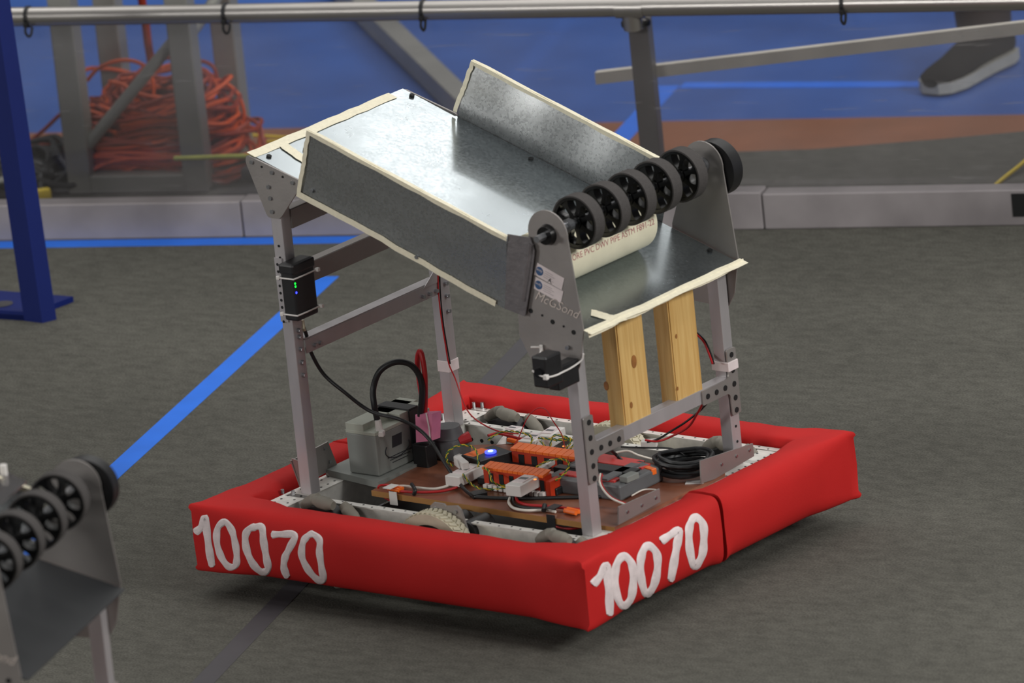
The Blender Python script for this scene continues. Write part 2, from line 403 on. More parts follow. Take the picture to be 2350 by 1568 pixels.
# ================================================================== SETTING
def f_floor(bm):
    vs = [bm.verts.new(bw(s, n, -0.007)) for s, n in ((-9, -14), (9, -14), (9, 14), (-9, 14))]; bm.faces.new(vs)
struct(MK('floor', f_floor, 'gym'))
def f_carpet(bm):
    # far edge of the carpet waves a little beyond the barrier
    top = []
    k = 60
    for i in range(k + 1):
        s = -8 + 16 * i / k
        e = 0.60 + 0.012 * math.sin(s * 5) + (0.30 * max(0, s - 0.1) if s < 0.8 else 0.21)
        top.append((s, e))
    outl = [bw(-8, -13, -0.006)] + [bw(8, -13, -0.006)] + [bw(s, e, -0.006) for s, e in reversed(top)]
    prism(bm, outl, (0, 0, 0.006))
cp = struct(MK('floor_carpet', f_carpet, 'carpet')); 

def floor_tape(name, a, b, wdt, m_, label, z=0.0):
    def f(bm):
        pts = [Vector(a).lerp(Vector(b), i / 20) + Vector((0, 0, z)) for i in range(21)]
        strip(bm, pts, wdt, (0, 0, 1), 0.0006)
    return tag(MK(name, f, m_), label, 'tape')
floor_tape('floor_tape', bw(-3.2, -0.029), bw(-0.62, -0.029), 0.050, 'bluetape', 'blue tape line on the carpet along the foot of the barrier')
a0 = (at(225, 1098, z=0) + at(225, 1140, z=0)) / 2; a1 = (at(600, 748, z=0) + at(645, 772, z=0)) / 2
dv = -BN; a0 = Vector((-1.098, 0.012, 0)); a1 = a0 - dv * 1.25
a1 = a0 + (at(690, 693, z=0) - a0).normalized() * 1.42
floor_tape('floor_tape', a0 - (a1 - a0).normalized() * 2.2, a1, 0.047, 'bluetape', 'long blue tape line crossing the carpet diagonally left of the main robot')
g0 = Vector((-0.327, -0.302, 0)); g1 = Vector((-0.128, -0.811, 0)); gd = (g1 - g0).normalized()
floor_tape('floor_tape', g0 - gd * 1.75, g0 + gd * 2.2, 0.044, 'greytape', 'dark grey tape line running under the main robot')
floor_tape('floor_tape', bw(-0.466, 0.64), bw(-0.47, 1.153), 0.05, 'bluetape', 'short blue tape on the gym floor seen beside the barrier post', -0.0068)
floor_tape('floor_tape', bw(-0.44, 1.155), bw(0.12, 1.125), 0.045, 'bluetape', 'blue tape on the blue floor leading to the black shoe', -0.0068)

# ================================================================== BARRIER
bar = thing('field_barrier', 'low field barrier of clear scuffed panel between a round top rail and a grey bottom rail', 'barrier', bw(-0.4, 0, 0))
BL = -bar.location
def pb(name, fn, m_, **k):
    o = MK(name, fn, m_, bar, **k); o.matrix_parent_inverse = Matrix.Translation(BL); return o
def bbox(bm, s0, s1, n0, n1, z0, z1, bev=0.003):
    box(bm, bw((s0 + s1) / 2, (n0 + n1) / 2, (z0 + z1) / 2), (abs(s1 - s0), abs(n1 - n0), abs(z1 - z0)), TH, bev)
pb('bottom_rail', lambda bm: bbox(bm, -2.9, -1.102, 0.0, 0.05, 0, 0.080), 'raildirty')
pb('bottom_rail', lambda bm: bbox(bm, -1.099, 0.05, 0.0, 0.05, 0, 0.082), 'raildirty')
pb('bottom_rail', lambda bm: bbox(bm, 0.053, 2.4, 0.0, 0.05, 0, 0.078), 'raildirty')
pb('top_rail', lambda bm: cyl(bm, bw(-2.9, 0.02, 0.502), bw(2.4, 0.02, 0.468), 0.0205, 28), 'toprail', smooth=True)
pb('clear_panel', lambda bm: bbox(bm, -2.9, 2.4, 0.052, 0.056, 0.03, 0.478, 0), 'poly')
pb('post', lambda bm: bbox(bm, -0.222, -0.178, 0.060, 0.10, 0.0, 0.445, 0.004), 'postmetal')
pb('post_fitting', lambda bm: (cyl(bm, bw(-0.200, 0.03, 0.435), bw(-0.200, 0.025, 0.478), 0.021, 16), cyl(bm, bw(-0.23, 0.02, 0.4835), bw(-0.17, 0.02, 0.483), 0.0225, 20)), 'toprail', smooth=True)
pb('post_strap', lambda bm: ring(bm, bw(-0.200, 0.05, 0.437), bw(-0.200, 0.05, 0.446), 0.031, 0.024, 20), 'black')
def ziptie(s, z, k):
    def f(bm):
        ring(bm, bw(s - 0.004, 0.02, z), bw(s + 0.004, 0.02, z), 0.0235, 0.0205, 24)
        pts = [bw(s, 0.0, z - 0.012), bw(s - 0.002, -0.003, z - 0.028), bw(s + 0.004 * k, -0.002, z - 0.038), bw(s + 0.010 * k, 0.0, z - 0.032), bw(s + 0.012 * k, 0.004, z - 0.018)]
        tube(bm, smooth_path(pts, 5), 0.0028, 6)
        box(bm, bw(s, -0.003, z - 0.012), (0.009, 0.007, 0.010), TH, 0.001)
    pb('zip_tie', f, 'black')
for s, z, k in ((-1.537, 0.493, 1), (-1.092, 0.490, 1), (-0.653, 0.4875, 0.6), (0.262, 0.4815, 0.6)): ziptie(s, z, k)
# slanting flat brace behind the post
p0 = atb(1366, 181, 0.12); p1 = atb(2350, 65, 0.12); dd = (p1 - p0).normalized()
def f_brace(bm):
    q = [p0 + Vector((0, 0, -0.013)), p0 + dd * 2.0 + Vector((0, 0, -0.014)), p0 + dd * 2.0 + Vector((0, 0, 0.013)), p0 + Vector((0, 0, 0.013))]
    prism(bm, q, BN * 0.02)
pb('brace_bar', f_brace, 'brace', label='pale slanting metal bar behind the post')
pb('black_tape_patch', lambda bm: bbox(bm, 0.590, 0.72, -0.0012, 0.0, 0.020, 0.070, 0), 'dark')
bar['label'] = 'low field barrier of scuffed clear panel, round top rail, post and grey bottom rail'

# ================================================================== TRUSS STAND + CORDS (behind the barrier, left)
tr = thing('truss_stand', 'square aluminium truss stand with four legs and diagonal tubes behind the barrier', 'truss', bw(-1.437, 0.51, 0))
TL = -tr.location
def pt(name, fn, m_, **k):
    o = MK(name, fn, m_, tr, **k); o.matrix_parent_inverse = Matrix.Translation(TL); return o
LEG = [(-1.585, 0.367), (-1.318, 0.367), (-1.585, 0.65), (-1.318, 0.65)]
for s, n in LEG: pt('leg', lambda bm, s=s, n=n: bbox(bm, s - 0.027, s + 0.027, n - 0.027, n + 0.027, 0.002, 2.3, 0.004), 'truss')
for a, b_ in ((0, 1), (2, 3), (0, 2), (1, 3)):
    (s0, n0), (s1, n1) = LEG[a], LEG[b_]
    def f(bm, s0=s0, n0=n0, s1=s1, n1=n1):
        A = bw(s0, n0, 0.022); B = bw(s1, n1, 0.022); d = (B - A); L_ = d.length - 0.05
        ang = math.atan2(d.y, d.x); box(bm, (A + B) / 2, (L_, 0.05, 0.04), ang, 0.003)
    pt('base_bar', f, 'truss')
def diag(i, j, z0, z1): pt('diagonal_tube', lambda bm: cyl(bm, bw(*LEG[i], z0), bw(*LEG[j], z1), 0.0135, 14), 'truss', smooth=True)
diag(0, 1, 0.085, 0.36); diag(1, 3, 0.33, 0.37); diag(0, 2, 0.40, 0.66); diag(0, 1, 0.9, 0.58); diag(2, 3, 0.62, 0.9); diag(0, 1, 0.95, 1.3); diag(2, 3, 1.3, 0.95)
# tangled orange cords
def f_pile(bm, n, seed, rmul=1.0, flat=1.0):
    rnd = random.Random(seed)
    for i in range(n):
        t = rnd.random(); zc = 0.03 + 0.17 * t ** 1.2 * flat
        cs = -1.44 + rnd.uniform(-0.05, 0.05); cn = 0.505 + rnd.uniform(-0.03, 0.03)
        rr = (0.20 - 0.09 * t) * rnd.uniform(0.6, 1.08) * rmul; ph = rnd.uniform(0, 6.28); tilt = rnd.uniform(0.02, 0.35) * (0.5 + t); td = rnd.uniform(0, 6.28)
        ex = rnd.uniform(0.65, 1.0); pts = []
        for k in range(26):
            a = ph + 2 * math.pi * k / 26
            x = rr * math.cos(a) + rnd.uniform(-.006, .006); y = rr * ex * math.sin(a) + rnd.uniform(-.006, .006)
            y = max(-0.10, min(0.115, y)) if abs(x) < 0.19 else y * 0.5
            z = zc + tilt * rr * math.cos(a - td) + 0.008 * math.sin(3 * a + ph)
            pts.append(bw(cs + x, cn + y, max(0.007, z)))
        tube(bm, smooth_path(pts, 2, True), 0.0050, 5, True)
def f_pile2(bm):
    f_pile(bm, 62, 3)
    n_ = len(bm.faces); f_pile(bm, 50, 9, 1.05); bm.faces.ensure_lookup_table()
    for f_ in bm.faces[n_:]: f_.material_index = 1
tag(make('extension_cord_pile', f_pile2, [M['cord'], M['cord2']], None, smooth=True), 'heap of tangled orange and red extension cords inside the truss stand', 'cables', kind='stuff')
def atn(u, v, n): return atb(u, v, n)
def cord(name, pix, r, m_, label, n=0.5, cat='cord'):
    o = MK(name, lambda bm: tube(bm, smooth_path([atn(a, b, c if c is not None else n) for a, b, c in pix], 6), r, 7), m_, smooth=True, angle=80)
    return tag(o, label, cat)
cord('extension_cord', [(318, -60, .5), (326, 0, .5), (334, 50, .5), (340, 100, .5), (347, 150, .5), (335, 178, .5), (290, 210, .5), (230, 240, .5), (205, 262, .5)], 0.0095, 'cord2', 'thick red-orange cord bundle hanging down into the heap in the truss')
cord('extension_cord', [(200, 185, .5), (225, 158, .5), (265, 141, .5), (305, 140, .5), (335, 155, .5), (350, 185, .5), (352, 230, .5)], 0.0045, 'cord', 'single orange cord arching up at the left of the heap')
cord('extension_cord', [(442, 140, .56), (470, 142, .56), (492, 158, .56), (500, 200, .56), (505, 250, .56)], 0.0045, 'cord2', 'single red cord arching behind the right front truss leg')
cord('extension_cord', [(450, 178, .56), (480, 178, .56), (515, 190, .56), (545, 215, .56), (560, 260, .56), (553, 290, .56), (530, 325, .56)], 0.0045, 'cord', 'orange cord bulging out past the right rear truss leg')
cord('extension_cord', [(40, 345, .60), (75, 320, .60), (110, 290, .60), (140, 262, .60), (165, 255, .60), (200, 270, .55)], 0.0045, 'cord2', 'red cord trailing from the heap towards the blue post')
cord('extension_cord', [(38, 345, .55), (90, 335, .55), (140, 322, .55), (185, 305, .5), (210, 300, .5)], 0.0055, 'cord2', 'lower red cord stretched flat towards the blue post')
cord('extension_cord', [(470, 305, .75), (540, 307, .75), (600, 312, .75), (700, 318, .75), (800, 322, .75)], 0.0035, 'yellow', 'thin yellow cord lying on the tan floor right of the truss')
cord('extension_cord', [(552, 318, .70), (560, 332, .66), (590, 335, .66), (625, 325, .66), (700, 335, .66)], 0.0045, 'yellow', 'second yellow cord curling beside the truss base')
cord('extension_cord', [(400, 364, .30), (470, 362, .30), (520, 360, .30), (600, 358, .30), (720, 356, .30)], 0.0055, 'paleyellow', 'pale yellow-green cord stretched in front of the truss legs')
cord('extension_cord', [(2272, 436, .27), (2300, 412, .33), (2350, 372, .42), (2420, 310, .58)], 0.0048, 'yellow', 'yellow cord on the dark carpet at the right edge')
# dark clutter beside the barrier
tag(MK('cable_ramp', lambda bm: bbox(bm, -2.6, -0.93, 0.10, 0.20, 0.0, 0.032, 0.012), 'blackmat'), 'long black cable ramp lying behind the bottom rail at left', 'cable ramp')
def f_blackpile(bm):
    rnd = random.Random(5)
    for i in range(26):
        pts = []; c0 = rnd.uniform(-1.79, -1.66); n0 = rnd.uniform(0.30, 0.50); rr = rnd.uniform(0.04, 0.10); zc = rnd.uniform(0.01, 0.055)
        for k in range(14):
            a = 2 * math.pi * k / 14; pts.append(bw(c0 + rr * 1.2 * math.cos(a) + rnd.uniform(-.01, .01), n0 + rr * math.sin(a), max(0.008, zc + 0.02 * math.sin(2 * a))))
        tube(bm, smooth_path(pts, 2, True), 0.007, 5, True)
tag(MK('black_cord_pile', f_blackpile, 'wire_black', smooth=True), 'low tangle of black cables between the blue post and the truss', 'cables', kind='stuff')
def lump(name, c, s, m_, label, cat, rz=0):
    return tag(MK(name, lambda bm: box(bm, c, s, rz, min(s) * 0.3), m_, smooth=True), label, cat)
lump('yellow_plug', atb(60, 386, 0.42), (0.03, 0.03, 0.030), 'yellow', 'round yellow plug beside the blue post', 'plug', TH)
lump('yellow_plug', bw(-1.655, 0.262, 0.022), (0.06, 0.025, 0.032), 'yellow', 'dull yellow connector at the foot of the left truss leg', 'plug', TH + 0.5)
lump('cord_box', bw(-1.70, 0.57, 0.03), (0.055, 0.05, 0.055), 'cardboard', 'small brown box behind the black cables', 'box', TH)
lump('paper_sheet', bw(-1.72, 0.27, 0.062), (0.11, 0.035, 0.006), 'paper', 'crumpled grey sheet on the black cables', 'paper', TH + 0.9)
def f_mat(bm):
    prism(bm, [bw(-1.262, 0.25, 0.001), bw(-0.85, 0.25, 0.001), bw(-0.85, 0.56, 0.001), bw(-1.13, 0.56, 0.001)], (0, 0, 0.012))
tag(MK('floor_mat', f_mat, 'blackmat'), 'black rubber mat on the floor right of the truss stand', 'mat')
lump('metal_plate', bw(-1.17, 0.42, 0.03), (0.11, 0.10, 0.03), 'greytape', 'grey box on the mat at the right foot of the truss', 'box', TH)
# long metal tube lying on the blue floor
q0 = at(1068, 245, z=0.025); q1 = at(838, 22, z=0.025); qd = (q1 - q0).normalized()
def f_tube(bm):
    A = q0 - qd * 0.25; B = q0 + qd * 2.4; box(bm, (A + B) / 2, ((B - A).length, 0.05, 0.05), math.atan2(qd.y, qd.x), 0.003)
tag(MK('metal_tube', f_tube, 'truss'), 'square metal tube lying on the blue floor behind the main robot', 'tube')

# person beyond the barrier (only foot and lower leg are in the photo)
pe = thing('person', 'person in dark trousers and black shoe with pale sole standing beyond the barrier', 'person', bw(0.255, 1.2, 0))
PL = -pe.location
toe = bw(0.165, 1.02, 0); heel = bw(0.275, 1.315, 0); fd = (heel - toe).normalized(); fs_ = Vector((-fd.y, fd.x, 0))
def loft(bm, secs, n=18):
    rings = []
    for c, ax, ay, X, Y in secs:
        rings.append([bm.verts.new(c + X * ax * math.cos(2 * math.pi * k / n) + Y * ay * math.sin(2 * math.pi * k / n)) for k in range(n)])
    for a, b in zip(rings, rings[1:]):
        for k in range(n): bm.faces.new((a[k], a[(k + 1) % n], b[(k + 1) % n], b[k]))
    bm.faces.new(rings[0][::-1]); bm.faces.new(rings[-1])
Z = Vector((0, 0, 1)); X = Vector((1, 0, 0)); Y = Vector((0, 1, 0))
def f_shoe(bm):
    pr = [(0.0, 0.020, 0.020), (0.02, 0.040, 0.030), (0.06, 0.050, 0.036), (0.11, 0.050, 0.046), (0.15, 0.045, 0.064), (0.19, 0.041, 0.076), (0.25, 0.040, 0.076), (0.295, 0.034, 0.066), (0.312, 0.022, 0.05)]
    loft(bm, [(toe + fd * t + Z * (0.014 + h * 0.5), wx, h * 0.52, fs_, Z) for t, wx, h in pr])
def f_sole(bm):
    pr = [(0.0, 0.022), (0.02, 0.044), (0.07, 0.054), (0.13, 0.048), (0.2, 0.043), (0.27, 0.044), (0.31, 0.030)]
    o = [toe + fd * t + fs_ * w_ for t, w_ in pr] + [toe + fd * t - fs_ * w_ for t, w_ in reversed(pr)]
    prism(bm, o, (0, 0, 0.024))
def f_leg(bm):
    b0 = toe + fd * 0.225
    loft(bm, [(b0 + Z * z + fd * dx, a, b, fs_, fd) for z, a, b, dx in ((0.075, .050, .055, 0), (0.10, .060, .064, 0), (0.13, .062, .066, 0.0), (0.17, .056, .062, 0), (0.3, .062, .068, 0.01), (0.5, .072, .08, 0.0), (0.62, .078, .085, -0.02), (0.9, .09, .10, -0.02))])
for nm, f, m_ in (('shoe', f_shoe, 'shoe'), ('sole', f_sole, 'sole'), ('trouser_leg', f_leg, 'cloth')):
    o = MK(nm, f, m_, pe, smooth=True); o.matrix_parent_inverse = Matrix.Translation(PL)

# blue steel stand at left
bs = thing('blue_stand', 'blue painted steel upright with a foot plate at the left edge', 'stand', at(70, 740, z=0))
SL = -bs.location
BP = at(97, 742, z=0); yb = BP.y
T0 = at(0, 80, y=yb); tdir = (T0 - BP).normalized()
def f_post(bm):
    q = [BP, BP + tdir * 1.1, BP + tdir * 1.1 + Vector((-0.050, 0, 0)), BP + Vector((-0.050, 0, 0.0))]
    prism(bm, q, (0.012, 0.032, 0))
def f_foot(bm):
    a = BP + Vector((-0.05, 0, 0)); prism(bm, [a, a + Vector((-0.35, -0.055, 0)), a + Vector((-0.32, 0.105, 0)), a + Vector((0.012, 0.145, 0))], (0, 0, 0.012))
    prism(bm, [a + Vector((0, 0.0, 0)), a + Vector((-0.35, -0.055, 0)), a + Vector((-0.35, -0.055, 0.02)), a + Vector((0, 0, 0.02))], (0.0, 0.006, 0))
def f_fhole(bm): 
    c = at(6, 698, z=0.0125); cyl(bm, c, c + Vector((0, 0, 0.0008)), 0.022, 20)
for nm, f, m_ in (('upright', f_post, 'bluesteel'), ('foot_plate', f_foot, 'bluesteel'), ('foot_hole', f_fhole, 'greytape')):
    o = MK(nm, f, m_, bs); o.matrix_parent_inverse = Matrix.Translation(SL)

# ================================================================== MAIN ROBOT
rob = thing('robot', 'competition robot with red 10070 bumpers, sloped metal chute and black roller wheels', 'robot')
HX, HY, WB, Z0, Z1 = 0.470, 0.411, 0.086, 0.045, 0.180

# ---- bumpers: rounded fabric sections, mitred at the corners
from mathutils import noise as mn
def bump_section(corner, k):
    """profile points (o, z): o = distance in from the outer face, closed; corner 0..1 sharpens it"""
    n = 3.0 + 9.0 * corner
    pts = []
    N_ = 28
    cz = (Z0 + Z1) / 2; hz = (Z1 - Z0) / 2; ho = WB / 2
    for i in range(N_):
        a = 2 * math.pi * i / N_
        ca, sa = math.cos(a), math.sin(a)
        x = math.copysign(abs(ca) ** (2 / n), ca); z = math.copysign(abs(sa) ** (2 / n), sa)
        ex = 1.0
        if x < 0: ex = 1.0 + 0.05 * (1 - corner) * (1 - z * z)      # outer face bulges a bit
        pts.append((ho + ho * x * ex * (1 - 0.05 * corner * 0), cz + hz * z))
    return pts
def bumper_half(bm, path, seed, grow=0.0):
    """path: list of outer-corner points; ends open halves. builds grid along the U"""
    rings = []
    inward = Vector((0, 0))
    segs = list(zip(path, path[1:]))
    for si, (a, b) in enumerate(segs):
        a = Vector(a); b = Vector(b); d = (b - a).normalized(); inn = Vector((-d.y, d.x))      # inward is to the left (path runs counter-clockwise)
        L_ = (b - a).length; n = max(12, int(L_ / 0.012))
        for i in range(n + 1):
            if si > 0 and i == 0: continue
            t = i / n; s = t * L_
            cA = si > 0; cB = si < len(segs) - 1
            ds = min(s if cA else 9, (L_ - s) if cB else 9)
            dend = min(s if not cA else 9, (L_ - s) if not cB else 9)
            corner = max(0.0, 1 - ds / 0.14) ** 1.5
            endf = max(0.0, 1 - dend / 0.02)
            pr = bump_section(max(corner, 0.25 * endf), 0)
            ring_ = []
            for (o, z) in pr:
                # mitre: slide along the path so that ends lie on the diagonal
                sl = 0.0
                wA = max(0, 1 - s / (L_ * 0.5)) if cA else 0; wB = max(0, 1 - (L_ - s) / (L_ * 0.5)) if cB else 0
                sl = o * wA - o * wB
                p2 = a + d * (s + sl) + inn * o
                P = Vector((p2.x, p2.y, z))
                w1 = mn.noise(Vector((P.x * 9, P.y * 9, P.z * 12 + seed))) ; w2 = mn.noise(Vector((P.x * 30, P.y * 30, P.z * 24 + seed)))
                amp = 0.0024 + 0.0036 * max(0.0, 1 - ds / 0.22)
                out = Vector((-inn.x, -inn.y, 0)) * (1 if o < WB / 2 else -1)
                P += out * (w1 * amp + w2 * amp * 0.35 + grow) + Vector((0, 0, (0.5 * w2 + w1) * amp * 0.5 + grow * (1 if z > 0.11 else -1)))
                if corner > 0.86:                     # pointed fabric ears at the corner tips
                    e = (corner - 0.86) / 0.14
                    if o < 0.01 and (z > Z1 - 0.012 or z < Z0 + 0.012): P += out * 0.007 * e
                P.z = max(P.z, Z0 - 0.004)
                ring_.append(bm.verts.new(P))
            rings.append(ring_)
    for r1, r2 in zip(rings, rings[1:]):
        n = len(r1)
        for k in range(n): bm.faces.new((r1[k], r1[(k + 1) % n], r2[(k + 1) % n], r2[k]))
    fs = [bm.faces.new(rings[0][::-1]), bm.faces.new(rings[-1])]
    bmesh.ops.recalc_face_normals(bm, faces=bm.faces)
bumpA = MK('bumper', lambda bm: bumper_half(bm, [(-HX, -0.005), (-HX, -HY), (HX, -HY), (HX, -0.005)], 3.0, 0.0), 'red', rob, smooth=True, angle=60, label='red fabric bumper with the painted numbers')
bumpB = MK('bumper', lambda bm: bumper_half(bm, [(HX, 0.006), (HX, HY + 0.008), (-HX, HY + 0.002), (-HX, 0.004)], 8.0, 0.0), 'red', rob, smooth=True, angle=60, label='plain red fabric bumper without numbers')

# ---- painted numbers laid on the bumper surface
bpy.context.view_layer.update()
dg = bpy.context.evaluated_depsgraph_get()
bvh = BVHTree.FromObject(bumpA, dg)
def onb(u, v):
    h, nrm, _, _ = bvh.ray_cast(CAM, ray(u, v), 40)
    if h is None: h, nrm, _, _ = bvh.find_nearest(at(u, v, y=-HY) if u < 1345 else at(u, v, x=HX))
    if nrm.dot(ray(u, v)) > 0: nrm = -nrm
    return h, nrm
def numeral(name, pix, wpx, closed=False, org=(0, 0), sc_=1.0, par=bumpA):
    pts = smooth_path([((a / sc_) + org[0], (b / sc_) + org[1], 0) for a, b in pix], 7, closed)
    def f(bm):
        n = len(pts); L_ = []
        for i, p in enumerate(pts):
            d = (pts[(i + 1) % n] - pts[i - 1]) if closed else (pts[min(i + 1, n - 1)] - pts[max(i - 1, 0)])
            d = Vector((d.x, d.y)).normalized(); q = Vector((-d.y, d.x)); row = []
            ww = wpx * (1 + 0.10 * math.sin(i * 0.7 + len(pix)))
            if not closed and (i in (0, n - 1)): ww *= 0.55
            for k in range(-3, 4):
                h, nr = onb(p.x + q.x * ww * k / 6, p.y + q.y * ww * k / 6)
                row.append(bm.verts.new(h + nr * (0.0020 if abs(k) < 3 else 0.0004)))
            L_.append(row)
        for i in range(n if closed else n - 1):
            a = L_[i]; b = L_[(i + 1) % n]
            for k in range(6): bm.faces.new((a[k], a[k + 1], b[k + 1], b[k]))
    MK(name, f, 'paint', par, smooth=True)
o1 = (420, 1100); s1 = 3.357
numeral('painted_one', [(92, 412), (140, 370), (172, 298), (184, 400), (202, 540), (226, 676)], 17, False, o1, s1)
numeral('painted_zero', [(322, 330), (372, 385), (400, 480), (415, 590), (405, 665), (352, 672), (296, 600), (262, 490), (268, 380)], 15.5, True, o1, s1)
numeral('painted_zero', [(560, 368), (608, 375), (622, 480), (642, 600), (655, 690), (610, 715), (545, 660), (496, 560), (480, 450), (505, 390)], 16.5, True, o1, s1)
numeral('painted_seven', [(682, 428), (760, 425), (862, 432), (822, 530), (788, 600), (778, 680), (806, 758)], 16, False, o1, s1)
numeral('painted_zero', [(1002, 425), (1052, 470), (1052, 560), (1068, 680), (1082, 775), (1030, 768), (960, 690), (916, 590), (925, 490), (960, 440)], 15.5, True, o1, s1)
o2 = (1100, 940); s2 = 2.611
numeral('painted_one', [(678, 1052), (722, 1000), (762, 935), (770, 1020), (778, 1130), (782, 1235)], 18.5, False, o2, s2)
numeral('painted_zero', [(866, 880), (912, 925), (922, 1020), (908, 1130), (862, 1178), (822, 1110), (812, 1000), (826, 920)], 18, True, o2, s2)
numeral('painted_zero', [(1016, 818), (1062, 865), (1066, 960), (1042, 1060), (1000, 1105), (970, 1020), (965, 920), (982, 845)], 18, True, o2, s2)
numeral('painted_seven', [(1086, 792), (1140, 755), (1196, 728), (1186, 800), (1170, 890), (1146, 1030)], 18.5, False, o2, s2)
numeral('painted_zero', [(1298, 648), (1340, 690), (1344, 790), (1332, 880), (1288, 938), (1262, 850), (1255, 740), (1268, 675)], 18, True, o2, s2)

# ---- drive frame
FT = 0.158
def rail(y, x0=-0.372, x1=0.372, name='frame_rail'):
    def f(bm):
        prism(bm, [Vector((x0, y - 0.008, FT - 0.003)), Vector((x1, y - 0.008, FT - 0.003)), Vector((x1, y + 0.008, FT - 0.003)), Vector((x0, y + 0.008, FT - 0.003))], (0, 0, 0.003))
        box(bm, (0, y, 0.11), (x1 - x0, 0.003, 0.09))
    o = MK(name, f, 'alu_white', rob)
    def h(bm):
        for i in range(28):
            x = x0 + 0.03 + (x1 - x0 - 0.06) * i / 27
            cyl(bm, (x, y + 0.003 * (-1) ** i, FT), (x, y + 0.003 * (-1) ** i, FT + 0.0004), 0.0022, 8)
            cyl(bm, (x, y - 0.0016, 0.125), (x, y - 0.0022, 0.125), 0.004, 8)
    MK('rail_holes', h, 'dark', o)['kind'] = 'stuff'
for y in (-0.322, -0.243, 0.243, 0.322): rail(y)
def endrail(x):
    def f(bm):
        box(bm, (x, 0, FT - 0.0015), (0.055, 0.62, 0.003)); box(bm, (x - math.copysign(0.026, -x) * -1, 0, 0.118), (0.003, 0.62, 0.078))
    o = MK('end_rail', f, 'alu_white', rob)
    def h(bm):
        for i in range(30):
            for k in (-0.014, 0.014):
                y = -0.29 + 0.58 * i / 29 + (0.005 if k > 0 else 0)
                cyl(bm, (x + k, y, FT), (x + k, y, FT + 0.0004), 0.0025, 8)
    MK('rail_holes', h, 'dark', o)['kind'] = 'stuff'
endrail(-0.352); endrail(0.352)
def f_belly(bm): box(bm, (0, 0, 0.062), (0.70, 0.48, 0.003))
MK('belly_pan', f_belly, 'black', rob)
# corner omni wheels with grey rollers, centre traction wheels
def omni(x, y, WR=0.080, zc=0.093):
    o = MK('omni_wheel', lambda bm: (ring(bm, (x, y - 0.016, zc), (x, y + 0.016, zc), WR - 0.008, WR - 0.03, 28), cyl(bm, (x, y - 0.012, zc), (x, y + 0.012, zc), WR - 0.028, 18)), 'black', rob, smooth=True)
    for k in range(10):
        a = 2 * math.pi * (k + 0.3) / 10; c = Vector((x + WR * math.cos(a), y + (0.010 if k % 2 else -0.010), zc + WR * math.sin(a))); t = Vector((-math.sin(a), 0, math.cos(a)))
        def f(bm, c=c, t=t):
            pts = [c - t * 0.023, c - t * 0.010, c + t * 0.010, c + t * 0.023]
            for (p, q, r1, r2) in ((pts[0], pts[1], .0085, .0125), (pts[1], pts[2], .0125, .0125), (pts[2], pts[3], .0125, .0085)): cyl(bm, p, q, r1, 12, r2)
        MK('roller', f, 'rollergrey', o, smooth=True)
for px_, yy in (((722, 1152), -0.284), ((1284, 1222), -0.284), ((1135, 955), 0.283)): omni(at(*px_, z=0.178).x, yy)
omni(0.27, 0.283)
def traction(x, y, WR=0.084, zc=0.096):
    o = MK('drive_wheel', lambda bm: ring(bm, (x, y - 0.017, zc), (x, y + 0.017, zc), WR, WR - 0.020, 44), 'wheelwhite', rob, smooth=True)
    def f(bm):
        for k in range(48):
            a = 2 * math.pi * k / 48
            for j in (-1, 1):
                rm = Matrix.Rotation(-a, 3, 'Y') @ Matrix.Rotation(0.5 * j, 3, 'X')
                box(bm, (x + (WR + .001) * math.cos(a), y + 0.008 * j, zc + (WR + .001) * math.sin(a)), (0.004, 0.015, 0.006), rm)
    MK('tread', f, 'wheelwhite', o)['kind'] = 'stuff'
    MK('wheel_hub', lambda bm: cyl(bm, (x, y - 0.010, zc), (x, y + 0.010, zc), WR - 0.020, 24), 'black', o)
traction(at(984, 1180, z=0.18).x, -0.279); traction(0.0, 0.283)
def gearbox(x, y, sgn):
    g = MK('gearbox_plate', lambda bm: prism(bm, [Vector((x - 0.035, y, 0.10)), Vector((x - 0.030, y, 0.185)), Vector((x - 0.022, y, 0.192)), Vector((x + 0.002, y, 0.192)), Vector((x + 0.006, y, 0.188)), Vector((x + 0.034, y, 0.192)), Vector((x + 0.042, y, 0.185)), Vector((x + 0.055, y, 0.14)), Vector((x + 0.055, y, 0.10))], (0, 0.005, 0)), 'alu_plate', rob)
    for dx, dz in ((-0.02, 0.180), (0.03, 0.180)): MK('screw', lambda bm, dx=dx, dz=dz: cyl(bm, (x + dx, y, dz), (x + dx, y - 0.003, dz), 0.004, 10), 'steel', g)
    MK('screw', lambda bm: cyl(bm, (x + 0.045, y, 0.150), (x + 0.045, y - 0.003, 0.150), 0.004, 10), 'dark', g)
    for dx in (-0.005, 0.045):
        MK('drive_motor', lambda bm, dx=dx: cyl(bm, (x + dx, y + 0.006 * sgn, 0.138), (x + dx, y + 0.006 + 0.062, 0.138), 0.022, 24), 'black', rob, smooth=True)
gearbox(0.022, -0.262, 1)

# ---- posts
def post(x, y, zt, pl=None):
    return MK('post', lambda bm: box(bm, (x, y, (FT + zt) / 2), (0.0254, 0.0270, zt - FT), 0, 0.0012), 'alu', rob)
PY = 0.2185
postA = post(-0.336, -PY, 0.775); postB = post(0.337, -PY, 0.56); postC = post(-0.336, PY, 0.775); postD = post(0.337, PY, 0.56)
def rivets(par, pts, nrm, r=0.0042, m_='dark', h=0.0012, nm='rivet'):
    for p in pts: MK(nm, lambda bm, p=p: cyl(bm, p, Vector(p) + Vector(nrm) * h, r, 12), m_, par)
